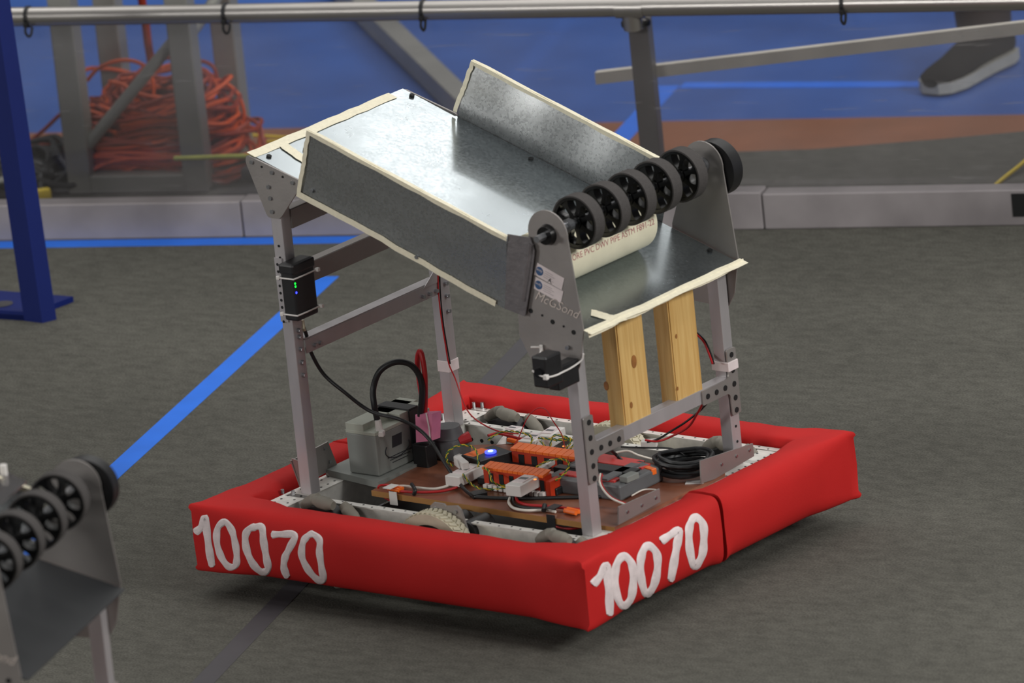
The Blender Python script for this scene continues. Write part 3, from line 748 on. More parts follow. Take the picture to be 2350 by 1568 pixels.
# ---- crossbars
def xbar(x, z0, z1, y0=-0.205, y1=0.205, flange=0.022, m_='alu', name='crossbar', side=-1):
    def f(bm):
        box(bm, (x, (y0 + y1) / 2, (z0 + z1) / 2), (0.003, y1 - y0, z1 - z0))
        box(bm, (x + side * flange / 2, (y0 + y1) / 2, z1 - 0.0015), (flange, y1 - y0, 0.003))
        if name != 'upper_crossbar': box(bm, (x + side * flange / 2, (y0 + y1) / 2, z0 + 0.0015), (flange, y1 - y0, 0.003))
    return MK(name, f, m_, rob)
fx = MK('front_crossbar', lambda bm: (box(bm, (0.3505, 0, 0.321), (0.003, 0.41, 0.026)), box(bm, (0.340, 0, 0.3335), (0.022, 0.41, 0.002)), box(bm, (0.340, 0, 0.3085), (0.022, 0.41, 0.002))), 'alu', rob)
rx = MK('rear_crossbar', lambda bm: (box(bm, (-0.3215, 0, 0.444), (0.003, 0.41, 0.027)), box(bm, (-0.334, 0, 0.4585), (0.026, 0.41, 0.003))), 'alu', rob)
MK('upper_crossbar', lambda bm: (box(bm, (-0.3225, 0, 0.694), (0.003, 0.41, 0.036)), box(bm, (-0.334, 0, 0.7125), (0.024, 0.41, 0.003))), 'alu_plate', rob)
MK('upper_crossbar', lambda bm: (box(bm, (-0.3225, 0, 0.579), (0.003, 0.41, 0.038)), box(bm, (-0.334, 0, 0.5965), (0.024, 0.41, 0.003))), 'alu_plate', rob)
# T gusset plates at the front posts
def rounded(pts, r, n=5):
    out = []; N_ = len(pts)
    for i in range(N_):
        p0, p1, p2 = Vector(pts[i - 1]), Vector(pts[i]), Vector(pts[(i + 1) % N_])
        rr = min(r if not isinstance(r, (list, tuple)) else r[i], (p0 - p1).length * .45, (p2 - p1).length * .45)
        a = p1 + (p0 - p1).normalized() * rr; b = p1 + (p2 - p1).normalized() * rr
        for k in range(n + 1):
            t = k / n; out.append((1 - t) ** 2 * a + 2 * t * (1 - t) * p1 + t * t * b)
    return out
def tgusset(s):
    yc = s * 0.2185; o = -s
    def f(bm):
        q = [(yc - o * 0.014, 0.260), (yc + o * 0.013, 0.260), (yc + o * 0.013, 0.305), (yc + o * 0.098, 0.305), (yc + o * 0.098, 0.333), (yc + o * 0.013, 0.333), (yc + o * 0.013, 0.388), (yc - o * 0.014, 0.388)]
        rr = [.004, .004, .012, .003, .003, .012, .004, .004]
        prism(bm, [Vector((0.3525, a.x, a.y)) for a in rounded([Vector((u_, v_)) for u_, v_ in q], rr)], (0.003, 0, 0))
    g = MK('tee_bracket', f, 'alu_plate', rob)
    pts = [(0.3556, yc, z) for z in (0.268, 0.292, 0.319, 0.346, 0.376)] + [(0.3556, yc + o * d, 0.319) for d in (0.028, 0.055, 0.082)]
    rivets(g, pts, (1, 0, 0), 0.0054)
tgusset(-1); tgusset(1)
# side flange strips of the gusset plates (perforated angle on the outer face)
rivets(postD, [(0.3497, 0.2185, z) for z in (0.235, 0.205)], (1, 0, 0), 0.0025)
rivets(postA, [(-0.3233, -0.2185, z) for z in (0.480, 0.467, 0.443, 0.417, 0.392)], (1, 0, 0), 0.0045, 'steel', 0.007, 'bolt')
rivets(rx, [(-0.320, y, 0.440) for y in (-0.18, -0.165, 0.145, 0.165, 0.185)], (1, 0, 0), 0.004, 'steel', 0.006, 'bolt')
rivets(postC, [(-0.3233, 0.2185, z) for z in (0.445, 0.42, 0.39)], (1, 0, 0), 0.004, 'steel', 0.007, 'bolt')
# rear corner bracket of the far post
def f_cb(bm):
    q = [Vector((0, 0)), Vector((-0.055, 0)), Vector((-0.04, 0.01)), Vector((-0.012, 0.03)), Vector((0, 0.07))]
    prism(bm, [Vector((-0.3205, 0.205 + a.x, 0.455 + a.y)) for a in q], (0.002, 0, 0))
MK('corner_bracket', f_cb, 'alu', rob)
# gusset plates at chute's high end
def gus(y, th):
    q = [(-0.388, 0.822), (-0.262, 0.783), (-0.264, 0.771), (-0.322, 0.703), (-0.352, 0.703), (-0.392, 0.808)]
    g = MK('top_gusset', lambda bm: prism(bm, [Vector((a.x, y, a.y)) for a in rounded([Vector(p) for p in q], 0.008)], (0, th, 0)), 'alu_plate', rob)
    return g
gA = gus(-0.2365, 0.004); gB = gus(0.2325, 0.004)
rivets(gA, [(-0.376, -0.2365, 0.809), (-0.329, -0.2365, 0.793), (-0.281, -0.2365, 0.778), (-0.341, -0.2365, 0.764), (-0.34, -0.2365, 0.742), (-0.339, -0.2365, 0.716)], (0, -1, 0), 0.0042, 'steel', 0.003, 'bolt')
rivets(gA, [(-0.353, -0.2365, 0.802), (-0.304, -0.2365, 0.787)], (0, -1, 0), 0.0022)
rivets(postA, [(-0.336, -0.2321, z) for z in (0.648, 0.625)], (0, -1, 0), 0.0025)
# perforated strip beside the radio
def f_ps(bm): box(bm, (-0.340, -0.2335, 0.562), (0.018, 0.003, 0.125))
ps = MK('perforated_strip', f_ps, 'alu', rob)
rivets(ps, [(-0.342, -0.235, 0.50 + 0.014 * i) for i in range(9)], (0, -1, 0), 0.0028, 'dark', 0.0006)

# ---- chute
SL_ = -0.3465
def zf(x): return 0.689 + SL_ * x
TDIR = Vector((1, 0, SL_)).normalized(); TN = Vector((-SL_, 0, 1)).normalized()
def f_chute(bm):
    # gently dented sheet
    nx, ny = 44, 24; top = []; bot = []
    for i in range(nx + 1):
        x = -0.387 + 0.776 * i / nx
        ra = []; rb = []
        for j in range(ny + 1):
            y = -0.231 + 0.462 * j / ny
            dz = 0.0014 * mn.noise(Vector((x * 6, y * 6, 2.0)))
            p = Vector((x, y, zf(x))) + TN * dz
            ra.append(bm.verts.new(p)); rb.append(bm.verts.new(p - TN * 0.0015))
        top.append(ra); bot.append(rb)
    for i in range(nx):
        for j in range(ny):
            bm.faces.new((top[i][j], top[i + 1][j], top[i + 1][j + 1], top[i][j + 1])); bm.faces.new((bot[i][j], bot[i][j + 1], bot[i + 1][j + 1], bot[i + 1][j]))
    for i in range(nx):
        for j in (0, ny):
            q = (top[i][j], top[i + 1][j], bot[i + 1][j], bot[i][j]); bm.faces.new(q if j == ny else q[::-1])
    for j in range(ny):
        for i in (0, nx):
            q = (top[i][j], top[i][j + 1], bot[i][j + 1], bot[i][j]); bm.faces.new(q)
    bmesh.ops.recalc_face_normals(bm, faces=bm.faces)
chute = MK('chute_floor', f_chute, 'galv', rob, smooth=True)
def tape(par, pts, wdt, nrm, seed=0, nm='masking_tape', m_='masking', jit=0.0012, th=0.0006, sub=14):
    rnd = random.Random(seed); P = []
    pts = [Vector(p) for p in pts]
    for a, b in zip(pts, pts[1:]):
        for k in range(sub): P.append(a.lerp(b, k / sub))
    P.append(pts[-1]); nrm = Vector(nrm).normalized()
    d = (pts[-1] - pts[0]).normalized(); s = d.cross(nrm)
    P = [p + s * rnd.uniform(-jit, jit) + nrm * rnd.uniform(0, jit * 0.3) for p in P]
    return MK(nm, lambda bm: strip(bm, P, wdt, nrm, th), m_, par)
def fpt(x, y, h=0.0): return Vector((x, y, zf(x))) + TN * h
tape(chute, [fpt(-0.379, -0.233, .0007), fpt(-0.379, 0.19, .0007)], 0.022, TN, 1)
tape(chute, [fpt(-0.379, -0.05, .003), fpt(-0.30, -0.06, .002)], 0.006, TN, 4) if False else None
tape(chute, [fpt(-0.372, -0.150, .0016), fpt(-0.285, -0.168, .0016)], 0.022, TN, 2)
tape(chute, [fpt(0.388, -0.236, .002), fpt(0.388, 0.240, .002)], 0.020, TN, 3, jit=0.002)
tape(chute, [fpt(0.389, -0.236, -.0005), fpt(0.389, 0.240, -.0005)], 0.012, (1, 0, 0.2), 5, jit=0.002)
tape(chute, [fpt(0.345, -0.168, .0016), fpt(0.385, -0.150, .0016), fpt(0.388, -0.13, .0016)], 0.024, TN, 6)
for px_ in ((945, 221), (1244, 357), (1218, 367), (617, 361), (701, 345), (1629, 577)):
    # bolt heads in the sheet at their spots
    d_ = ray(*px_); t_ = ((Vector((0, 0, zf(0))) - CAM).dot(TN)) / d_.dot(TN); p_ = CAM + d_ * t_
    MK('sheet_bolt', lambda bm, p_=p_: cyl(bm, p_ + TN * 0.0, p_ + TN * 0.004, 0.005, 12), 'dark', chute)
# side panels (long galvanised plates with taped edges)
def panel(y, sgn):
    a_top, b_top = Vector((-0.221, 0, 0.888)), Vector((0.230, 0, 0.726))
    a_bot, b_bot = Vector((-0.268, 0, 0.758)), Vector((0.203, 0, 0.583))
    if sgn > 0: b_top = Vector((0.245, 0, 0.722)); b_bot = Vector((0.205, 0, 0.60))
    def f(bm):
        nx, nz = 30, 8; F = []; B = []
        for i in range(nx + 1):
            r1 = []; r2 = []
            for j in range(nz + 1):
                t = a_bot.lerp(b_bot, i / nx); q = a_top.lerp(b_top, i / nx); p = t.lerp(q, j / nz)
                flare = sgn * (0.010 if sgn < 0 else 0.022) * max(0, (j / nz - 0.25))
                p.y = y + flare + (0.0022 * mn.noise(Vector((p.x * 7, p.z * 7, y * 9))) if sgn < 0 else 0.005 * mn.noise(Vector((p.x * 8 + 3, p.z * 6, 4.0))) * min(1, j / 3))
                r1.append(bm.verts.new(p)); r2.append(bm.verts.new(p + Vector((0, sgn * 0.0015, 0))))
            F.append(r1); B.append(r2)
        for G in (F, B):
            for i in range(nx):
                for j in range(nz): bm.faces.new((G[i][j], G[i + 1][j], G[i + 1][j + 1], G[i][j + 1]))
        for i in range(nx):
            for j in (0, nz): bm.faces.new((F[i][j], F[i + 1][j], B[i + 1][j], B[i][j]))
        for j in range(nz):
            for i in (0, nx): bm.faces.new((F[i][j], F[i][j + 1], B[i][j + 1], B[i][j]))
        bmesh.ops.recalc_face_normals(bm, faces=bm.faces)
    p = MK('side_panel', f, 'galvside', rob, smooth=True)
    yo = y + sgn * 0.0018
    yt = y + sgn * 0.0065
    face = -1                                    # the tape folds over onto the side we see
    yv = y - 0.0016 if sgn > 0 else y - 0.0016 - 0.0005
    ytop = (y + sgn * 0.0065) - 0.003 if sgn < 0 else y + 0.0165 - 0.004
    tape(p, [Vector((a_top.x, ytop, a_top.z - 0.003)), Vector((b_top.x, ytop, b_top.z - 0.003))], 0.010, (0, -1, 0), 21)
    tape(p, [Vector((a_top.x, ytop + 0.002, a_top.z + 0.001)), Vector((b_top.x, ytop + 0.002, b_top.z + 0.001))], 0.010, (0, 0, 1), 22)
    if sgn < 0: tape(p, [Vector((a_bot.x, yv - 0.001, a_bot.z + 0.004)), Vector((b_bot.x - 0.02, yv - 0.001, b_bot.z + 0.010))], 0.012, (0, -1, 0), 23, jit=0.0022)
    tape(p, [Vector((a_bot.x + 0.003, yv - 0.001 + (0 if sgn < 0 else 0.002), a_bot.z + (0 if sgn < 0 else 0.030))), Vector((a_top.x + 0.003, ytop, a_top.z))], 0.009, (0, -1, 0), 24)
    return p
pA = panel(-0.2385, -1); pB = panel(0.2325, 1)
rivets(pA, [(-0.232, -0.2405, 0.768), (0.006, -0.2405, 0.664)], (0, -1, 0), 0.004, 'steel', 0.004, 'bolt')
# duct tape joining panel and roller plate
def f_duct(bm):
    q = [(1166, 537), (1218, 545), (1228, 575), (1220, 640), (1206, 726), (1160, 708)]
    P = [at(a, b, y=-0.243) for a, b in q]; prism(bm, P, (0, -0.002, 0))
    cyl(bm, at(1219, 560, y=-0.245), at(1200, 690, y=-0.245), 0.005, 8); 
MK('duct_tape', f_duct, 'duct', rob)

# ---- roller side plates
def plate_outline():
    c = Vector((0.319, 0.738)); r = 0.0455; pts = []
    for k in range(17):
        a = R(-8 + (196) * k / 16); pts.append(c + Vector((math.cos(a), math.sin(a))) * r)
    pts += [Vector((0.262, 0.690)), Vector((0.232, 0.615)), Vector((0.228, 0.535)), Vector((0.262, 0.468)), Vector((0.345, 0.462)), Vector((0.364, 0.492)), Vector((0.380, 0.562))]
    return pts
def rplate(y, th):
    return MK('roller_plate', lambda bm: prism(bm, [Vector((p.x, y, p.y)) for p in plate_outline()], (0, th, 0)), 'alu_plate', rob)
rpA = rplate(-0.2345, -0.003); rpB = rplate(0.2345, 0.003)
rivets(rpA, [(x, -0.2375, z) for x, z in ((0.261, 0.586), (0.310, 0.570), (0.357, 0.555))], (0, -1, 0), 0.0045)
rivets(rpA, [(x, -0.2375, z) for x, z in ((0.287, 0.580), (0.335, 0.564))], (0, -1, 0), 0.0022)
AX = Vector((0.320, 0, 0.738))
MK('bearing', lambda bm: cyl(bm, (0.320, -0.2375, 0.738), (0.320, -0.249, 0.738), 0.020, 24, 0.017), 'blackgloss', rpA, smooth=True)
MK('bearing', lambda bm: cyl(bm, (0.320, 0.234, 0.738), (0.320, 0.226, 0.738), 0.014, 20), 'steel', rpB, smooth=True)
MK('roller_shaft', lambda bm: hexr(bm, (0.320, -0.272, 0.738), (0.320, 0.275, 0.738), 0.0068), 'steel', rob)
MK('shaft_collar', lambda bm: cyl(bm, (0.320, -0.185, 0.738), (0.320, -0.172, 0.738), 0.012, 16), 'steel', rob)
def wheel_mesh(bm, y=0.0, c=(0.320, 0.738)):
    ring(bm, (c[0], y, c[1]), (c[0], y + 0.027, c[1]), 0.0508, 0.0478, 44)
def hub_mesh(bm, y=0.0, c=(0.320, 0.738)):
    ring(bm, (c[0], y + 0.0005, c[1]), (c[0], y + 0.0265, c[1]), 0.0479, 0.0425, 40)
    ring(bm, (c[0], y + 0.002, c[1]), (c[0], y + 0.025, c[1]), 0.0135, 0.0072, 20)
    for k in range(7):
        a = 2 * math.pi * k / 7 + 0.35; q = []
        for rr, hw in ((0.011, 0.0062), (0.020, 0.0042), (0.030, 0.0044), (0.037, 0.0068), (0.0435, 0.0125)): q.append((rr, hw))
        out = [Vector((c[0] + rr * math.cos(a) - hw * math.sin(a), y + 0.004, c[1] + rr * math.sin(a) + hw * math.cos(a))) for rr, hw in q]
        out += [Vector((c[0] + rr * math.cos(a) + hw * math.sin(a), y + 0.004, c[1] + rr * math.sin(a) - hw * math.cos(a))) for rr, hw in reversed(q)]
        prism(bm, out, (0, 0.019, 0))
WY = [-0.160 + 0.0785 * i for i in range(5)]
wheels = []
for y in WY:
    wl = MK('roller_wheel', lambda bm, y=y: wheel_mesh(bm, y), 'rubber', rob, smooth=True)
    MK('wheel_spokes', lambda bm, y=y: hub_mesh(bm, y), 'blackgloss', wl, smooth=True); wheels.append(wl)
pulley = MK('drive_pulley', lambda bm: (cyl(bm, (0.330, 0.242, 0.727), (0.330, 0.270, 0.727), 0.054, 40), cyl(bm, (0.33, 0.270, 0.727), (0.33, 0.278, 0.727), 0.02, 20)), 'black', rob, smooth=True)
# stickers on near plate
def sticker(px, disc):
    P = [at(a, b, y=-0.2380) for a, b in px]
    s = MK('sticker', lambda bm: prism(bm, P, (0, -0.0004, 0)), 'label', rpA)
    ex = (P[1] - P[0]); ey = (P[3] - P[0])
    def pl(u, v, o=0.0006): p = P[0] + ex * u + ey * v; p.y = -0.2380 - o; return p
    c = pl(0.15, 0.52)
    MK('sticker_logo', lambda bm: cyl(bm, c, c + Vector((0, -0.0003, 0)), 0.0085, 24), 'labelblue', s)
    exn = ex.normalized(); ezn = Vector((-exn.z, 0, exn.x)) * (1 if exn.x > 0 else -1)
    text_obj('logo_lettering', 'andy', 0.0075, lambda x, y: c + exn * (x - 0.0075) + ezn * (y + 0.0000) + Vector((0, -0.0006, 0)), 'label', s)
    def lines(bm):
        for i in range(4):
            u0 = 0.32; u1 = 0.62 + 0.08 * (i % 2); v = 0.25 + 0.16 * i
            prism(bm, [pl(u0, v), pl(u1, v), pl(u1, v + 0.035), pl(u0, v + 0.035)], (0, -0.0002, 0))
    MK('sticker_print', lines, 'labelgrey', s)
    return pl, s, exn, ezn
pl, s_, en_, ez_ = sticker([(1233, 603), (1295, 639), (1289, 666), (1226, 630)], None)
c_ = pl(0.50, 0.93)
text_obj('sticker_letter', 'A.', 0.012, lambda x, y: c_ + en_ * x + ez_ * y + Vector((0, -0.0004, 0)), 'ink', s_)
sticker([(1229, 635), (1293, 669), (1287, 696), (1225, 662)], None)
b_ = at(1228, 672, y=-0.2382); e_ = (at(1322, 716, y=-0.2382) - b_).normalized(); z_ = Vector((-e_.z, 0, e_.x))
text_obj('marker_writing', 'McGSond', 0.026, lambda x, y: b_ + e_ * x * 0.98 + z_ * (y - 0.012) + Vector((0, -0.0002, 0)), 'scribble', rpA, shear=0.35)

# ---- wooden studs under the chute
def stud(px, x1=0.352):
    y0 = px[0]; y1 = px[1]
    def f(bm):
        xb, xf = 0.312, 0.350
        q = [(xb, 0.3095), (xf, 0.3095), (xf, zf(xf) - 0.003), (xb, zf(xb) - 0.003)]
        prism(bm, [Vector((a, y0, b)) for a, b in q], (0, y1 - y0, 0))
        es = [e for e in bm.edges if abs((e.verts[0].co - e.verts[1].co).z) > 0.1]
        bmesh.ops.bevel(bm, geom=es, offset=0.0025, segments=2, affect='EDGES')
    return MK('wooden_stud', f, 'wood', rob)
sA = stud((-0.106, -0.026)); sB = stud((0.052, 0.132))
M['knot'] = mat('wood_knot', (150, 98, 48), 0.6, 0, 0.2, 60)
for st, u_, v_, k_, ax in ((sA, 1455, 830, 1.0, 'x'), (sB, 1552, 772, 0.35, 'x'), (sB, 1555, 892, 0.3, 'x'), (sA, 1449, 930, 0.5, 'x'), (sA, 1391, 886, 0.7, 'y')):
    c_ = at(u_, v_, x=0.3505) if ax == 'x' else at(u_, v_, y=-0.1065)
    nn_ = Vector((0.0004, 0, 0)) if ax == 'x' else Vector((0, -0.0004, 0))
    def f(bm, c_=c_, nn_=nn_, k_=k_, ax=ax):
        q = []
        for i in range(18):
            a = 2 * math.pi * i / 18; h_ = 0.0075 * k_ * math.cos(a); z_k = 0.0125 * k_ * math.sin(a)
            q.append(c_ + (Vector((0, h_, z_k)) if ax == 'x' else Vector((h_, 0, z_k))))
        prism(bm, q, nn_)
    MK('knot', f, 'knot', st)
# plates holding studs to the crossbar sit in the channel
# ---- angle brackets along frame ends
def abr(p, q, h, x, m_='alu_plate'):
    def f(bm): box(bm, (x, (p + q) / 2, h[0] + (h[1] - h[0]) / 2), (0.003, q - p, h[1] - h[0]))
    return MK('angle_bracket', f, m_, rob)
def bplate(px, x, label=None):
    P = [at(a, b, x=x) for a, b in px]
    return MK('angle_bracket', lambda bm: prism(bm, P, (-0.003, 0, 0)), 'alu_plate', rob)
b1 = bplate([(1420, 1164), (1514, 1122), (1516, 1152), (1420, 1205)], 0.372)
b2 = bplate([(1608, 1058), (1728, 1018), (1731, 1047), (1640, 1100), (1610, 1110)], 0.372)
for b, pts in ((b1, [(1440, 1175), (1473, 1160), (1505, 1143)]), (b2, [(1656, 1066), (1690, 1047), (1720, 1033)])):
    for a in pts:
        p = at(*a, x=0.3722); MK('rivet', lambda bm, p=p: cyl(bm, p, p + Vector((0.002, 0, 0)), 0.0028, 10), 'steel', b)
b3 = bplate([(668, 1058), (753, 1014), (775, 1070), (690, 1118)], -0.372)
MK('angle_bracket', lambda bm: prism(bm, [at(668, 1052, x=-0.372), at(668, 1052, x=-0.372) + Vector((0.03, 0, -0.005)), at(690, 1118, x=-0.372) + Vector((0.03, 0, 0)), at(690, 1118, x=-0.372)], (0, 0.002, 0)), 'alu_plate', rob)
for a in ((700, 1072), (745, 1030), (757, 1060)):
    p = at(*a, x=-0.3715); MK('rivet', lambda bm, p=p: cyl(bm, p, p + Vector((0.002, 0, 0)), 0.003, 10), 'steel', b3)

# ---- electronics board
BZ = 0.166
def f_board(bm):
    q = [(-0.215, -0.183), (0.325, -0.190), (0.368, -0.190), (0.368, 0.150), (-0.130, 0.150), (-0.235, 0.10)]
    prism(bm, [Vector((a, b, BZ - 0.011)) for a, b in q], (0, 0, 0.011))
bd = MK('electronics_board', f_board, 'board', rob)
def f_be(bm):
    strip(bm, [Vector((-0.2155, -0.1835, BZ - 0.0055)), Vector((0.325, -0.1905, BZ - 0.0055)), Vector((0.368, -0.1905, BZ - 0.0055))], 0.011, (0, -1, 0), 0.0008)
MK('board_edge', f_be, 'boardedge', bd)
def bxp(name, pA, pB, wd, h, m_, z=BZ, par=rob, bev=0.0015, side=1, **k):
    """box on the board: near bottom edge from pixel pA to pixel pB, depth wd, height h"""
    a = at(*pA, z=z); b = at(*pB, z=z); d = b - a; L_ = d.length; ang = math.atan2(d.y, d.x)
    n = Vector((-d.y, d.x, 0)).normalized() * side
    c = (a + b) / 2 + n * wd / 2 + Vector((0, 0, h / 2))
    return MK(name, lambda bm: box(bm, c, (L_, wd, h), ang, bev), m_, par, **k), a, b, n, ang
# power distribution hub: two banks of orange levers on a black base
hub = MK('power_hub', lambda bm: box(bm, (0.055, -0.02, BZ + 0.008), (0.190, 0.125, 0.014), 0, 0.002), 'black', rob)
def lever_bank(x0, x1, y0, y1, zt, sgn):
    MK('terminal_block', lambda bm: box(bm, ((x0 + x1) / 2, (y0 + y1) / 2, BZ + zt / 2 + 0.004), (x1 - x0, y1 - y0, zt - 0.012), 0, 0.001), 'orange_dark', hub)
    n = 12; w_ = (x1 - x0) / n
    for i in range(n):
        xc = x0 + w_ * (i + 0.5)
        MK('lever', lambda bm, xc=xc: prism(bm, [Vector((xc - w_ * .46, y0 - 0.003, BZ + zt - 0.004)), Vector((xc - w_ * .46, y1 - 0.006, BZ + zt + 0.000)), Vector((xc - w_ * .46, y1, BZ + zt + 0.005)), Vector((xc - w_ * .46, y0 - 0.003, BZ + zt + 0.001))], (w_ * .92, 0, 0)), 'orange', hub)
        if i % 2: MK('wire_port', lambda bm, xc=xc: box(bm, (xc, y0 - 0.0006, BZ + 0.020), (w_ * 0.85, 0.001, 0.024)), 'dark', hub)
lever_bank(-0.014, 0.132, -0.093, -0.070, 0.042, 1)
lever_bank(-0.035, 0.150, 0.020, 0.043, 0.042, 1)
MK('wire_row', lambda bm: [box(bm, (-0.006 + 0.0122 * i, -0.097, BZ + 0.006), (0.009, 0.012, 0.010), 0, 0.001) for i in range(12)], 'white', hub)
MK('hub_label', lambda bm: box(bm, (0.055, -0.016, BZ + 0.0165), (0.075, 0.022, 0.002)), 'white', hub)
MK('hub_fuse', lambda bm: box(bm, (0.112, -0.012, BZ + 0.024), (0.030, 0.020, 0.018), 0, 0.001), 'black', hub)
MK('orange_end', lambda bm: box(bm, (0.140, -0.077, BZ + 0.016), (0.012, 0.034, 0.032), 0, 0.001), 'orange_dark', hub)
# small black hub with the blue light
sm, a_, b__, n_, an_ = bxp('signal_box', (1062, 1083), (1105, 1098), 0.075, 0.034, 'black')
lc = at(1126, 1039, z=BZ + 0.036)
MK('led', lambda bm: cyl(bm, lc, lc + Vector((0, 0, 0.003)), 0.011, 16), 'ledblue', sm)
MK('led_core', lambda bm: cyl(bm, lc + Vector((0, 0, 0.003)), lc + Vector((0, 0, 0.004)), 0.005, 12), 'ledcore', sm)
bxp('terminal_block', (1062, 1060), (1088, 1066), 0.05, 0.014, 'orange', z=BZ + 0.02)
# white motor controllers
def controller(pA, pB, wd=0.036, h=0.022, z=BZ, led=None):
    c, a, b, n, ang = bxp('motor_controller', pA, pB, wd, h, 'white', z=z, side=1)
    mid = (a + b) / 2 + n * wd / 2
    MK('cover', lambda bm: box(bm, mid + Vector((0, 0, h + 0.001)), ((b - a).length * 0.55, wd * 0.7, 0.002), ang), 'label', c)
    MK('print_patch', lambda bm: box(bm, mid + Vector((0, 0, h + 0.0022)), ((b - a).length * 0.14, wd * 0.5, 0.0006), ang), 'grey', c)
    if led:
        p = at(*led, z=z + h + 0.001); MK('led', lambda bm: cyl(bm, p, p + Vector((0, 0, 0.001)), 0.0028, 10), 'ledorange', c)
    return c
# (pA, pB) run along the long left edge seen at the bottom
controller((1056, 1119), (1114, 1090), 0.034, 0.020, z=BZ + 0.006)
controller((1196, 1142), (1247, 1114), 0.034, 0.022, z=BZ + 0.018, led=(1228, 1101))
bxp('controller_base', (1190, 1148), (1236, 1124), 0.02, 0.018, 'black')
controller((1226, 1040), (1262, 1018), 0.034, 0.022, led=(1204, 1022))
controller((1180, 1012), (1205, 1000), 0.030, 0.018)
controller((1264, 1030), (1300, 1008), 0.032, 0.024)
controller((1345, 1050), (1372, 1032), 0.040, 0.022, led=(1294, 1025))
bxp('connector', (1042, 1068), (1062, 1084), 0.014, 0.018, 'white', z=BZ + 0.024)
bxp('connector', (1242, 1088), (1275, 1066), 0.012, 0.010, 'white', z=BZ + 0.034)
bxp('connector', (1036, 1060), (1060, 1066), 0.015, 0.014, 'white', z=BZ)
MK('tape_flag', lambda bm: prism(bm, [at(1138, 1022, z=BZ), at(1160, 1020, z=BZ), at(1162, 1002, z=BZ + 0.01), at(1155, 1000, z=BZ + 0.01)], (0.001, 0, 0.001)), 'white', rob)
# roboRIO-style grey controller boxes with red plates
gb, ga, gbb, gn, gang = bxp('controller_box', (1254, 1128), (1425, 1152), 0.135, 0.030, 'grey', bev=0.004)
gm = (ga + gbb) / 2 + gn * 0.0675
for k, (dx, dy, sx, sy, mm, zz) in enumerate(((0, -0.042, 0.13, 0.022, 'redplastic', 0.0312), (0.0, 0.0, 0.15, 0.03, 'black', 0.036), (0.0, 0.045, 0.13, 0.028, 'redplastic', 0.0312), (0.045, -0.01, 0.02, 0.10, 'grey', 0.036), (-0.05, 0.005, 0.03, 0.05, 'grey', 0.037))):
    MK('cover_plate' if mm == 'redplastic' else 'connector_row', lambda bm, dx=dx, dy=dy, sx=sx, sy=sy, zz=zz: box(bm, gm + Vector((dx, dy, zz)), (sx, sy, 0.004), gang, 0.0005), mm, gb)
gb2, ga2, gb3_, gn2, gang2 = bxp('controller_box', (1400, 1130), (1500, 1100), 0.040, 0.030, 'black', bev=0.004)
bxp('connector', (1440, 1110), (1468, 1098), 0.02, 0.012, 'batt', z=BZ + 0.03)
bxp('connector', (1478, 1086), (1496, 1092), 0.012, 0.012, 'orange', z=BZ + 0.02)
bxp('connector', (1455, 1092), (1490, 1082), 0.02, 0.014, 'grey', z=BZ + 0.02)
MK('red_plate', lambda bm: prism(bm, [at(1372, 1062, z=BZ + .02), at(1472, 1070, z=BZ + .02), at(1480, 1062, z=BZ + .02), at(1380, 1045, z=BZ + .02)], (0, 0, 0.004)), 'redplastic', rob)
# main breaker
cb = at(1030, 1062, z=BZ)
brk = MK('main_breaker', lambda bm: (box(bm, cb + Vector((-0.02, 0.03, 0.02)), (0.065, 0.055, 0.04), 0, 0.006), cyl(bm, cb + Vector((-0.02, 0.03, 0.04)), cb + Vector((-0.02, 0.03, 0.062)), 0.030, 24, 0.024)), 'grey', rob, smooth=True)
MK('reset_button', lambda bm: cyl(bm, at(1052, 1013, z=BZ + 0.035), at(1078, 1002, z=BZ + 0.040), 0.008, 12, 0.011), 'foamred', brk)
# coiled black cable on the board
cc = Vector((0.300, 0.118, BZ))
def f_coil(bm):
    rnd = random.Random(2); pts = []
    for k in range(7 * 22):
        a = 2 * math.pi * k / 22; rr = 0.052 + 0.007 * math.sin(k * 0.21) + rnd.uniform(-.0015, .0015)
        pts.append(cc + Vector((rr * math.cos(a) * 1.05, rr * math.sin(a) * 0.95, 0.006 + 0.034 * k / 154 + 0.003 * math.sin(a * 2))))
    tube(bm, smooth_path(pts, 1), 0.0038, 7)
MK('coiled_cable', f_coil, 'wire_black', rob, smooth=True)
# wires on the board
def W(name, pix, r, m_, **k):
    return wire(name, [at(a, b, z=c) for a, b, c in pix], r, m_, rob, **k)
z = BZ
W('white_wire', [(1035, 1113, z + .006), (1000, 1122, z + .005), (960, 1120, z + .006), (930, 1116, z + .006), (915, 1116, z + .006)], 0.0026, 'wire_white')
W('red_wire', [(1050, 1119, z + .005), (1010, 1128, z + .004), (960, 1130, z + .004), (920, 1128, z + .004)], 0.0026, 'wire_red')
W('red_wire', [(905, 1117, z + .005), (885, 1113, z + .006), (868, 1118, z + .003), (880, 1140, z - .02), (910, 1155, z - .03)], 0.0022, 'wire_red')
def splice(px, name='wire_splice', m_='orange'):
    p = at(*px, z=z + .006); q = at(px[0] + 26, px[1] + 6, z=z + .006)
    return MK(name, lambda bm: (cyl(bm, p + Vector((0, .004, 0)), q + Vector((0, .004, 0)), 0.0045, 8), cyl(bm, p - Vector((0, .005, 0)), q - Vector((0, .005, 0)), 0.0045, 8)), m_, rob)
splice((895, 1118)); splice((1300, 1170)); splice((1170, 1008))
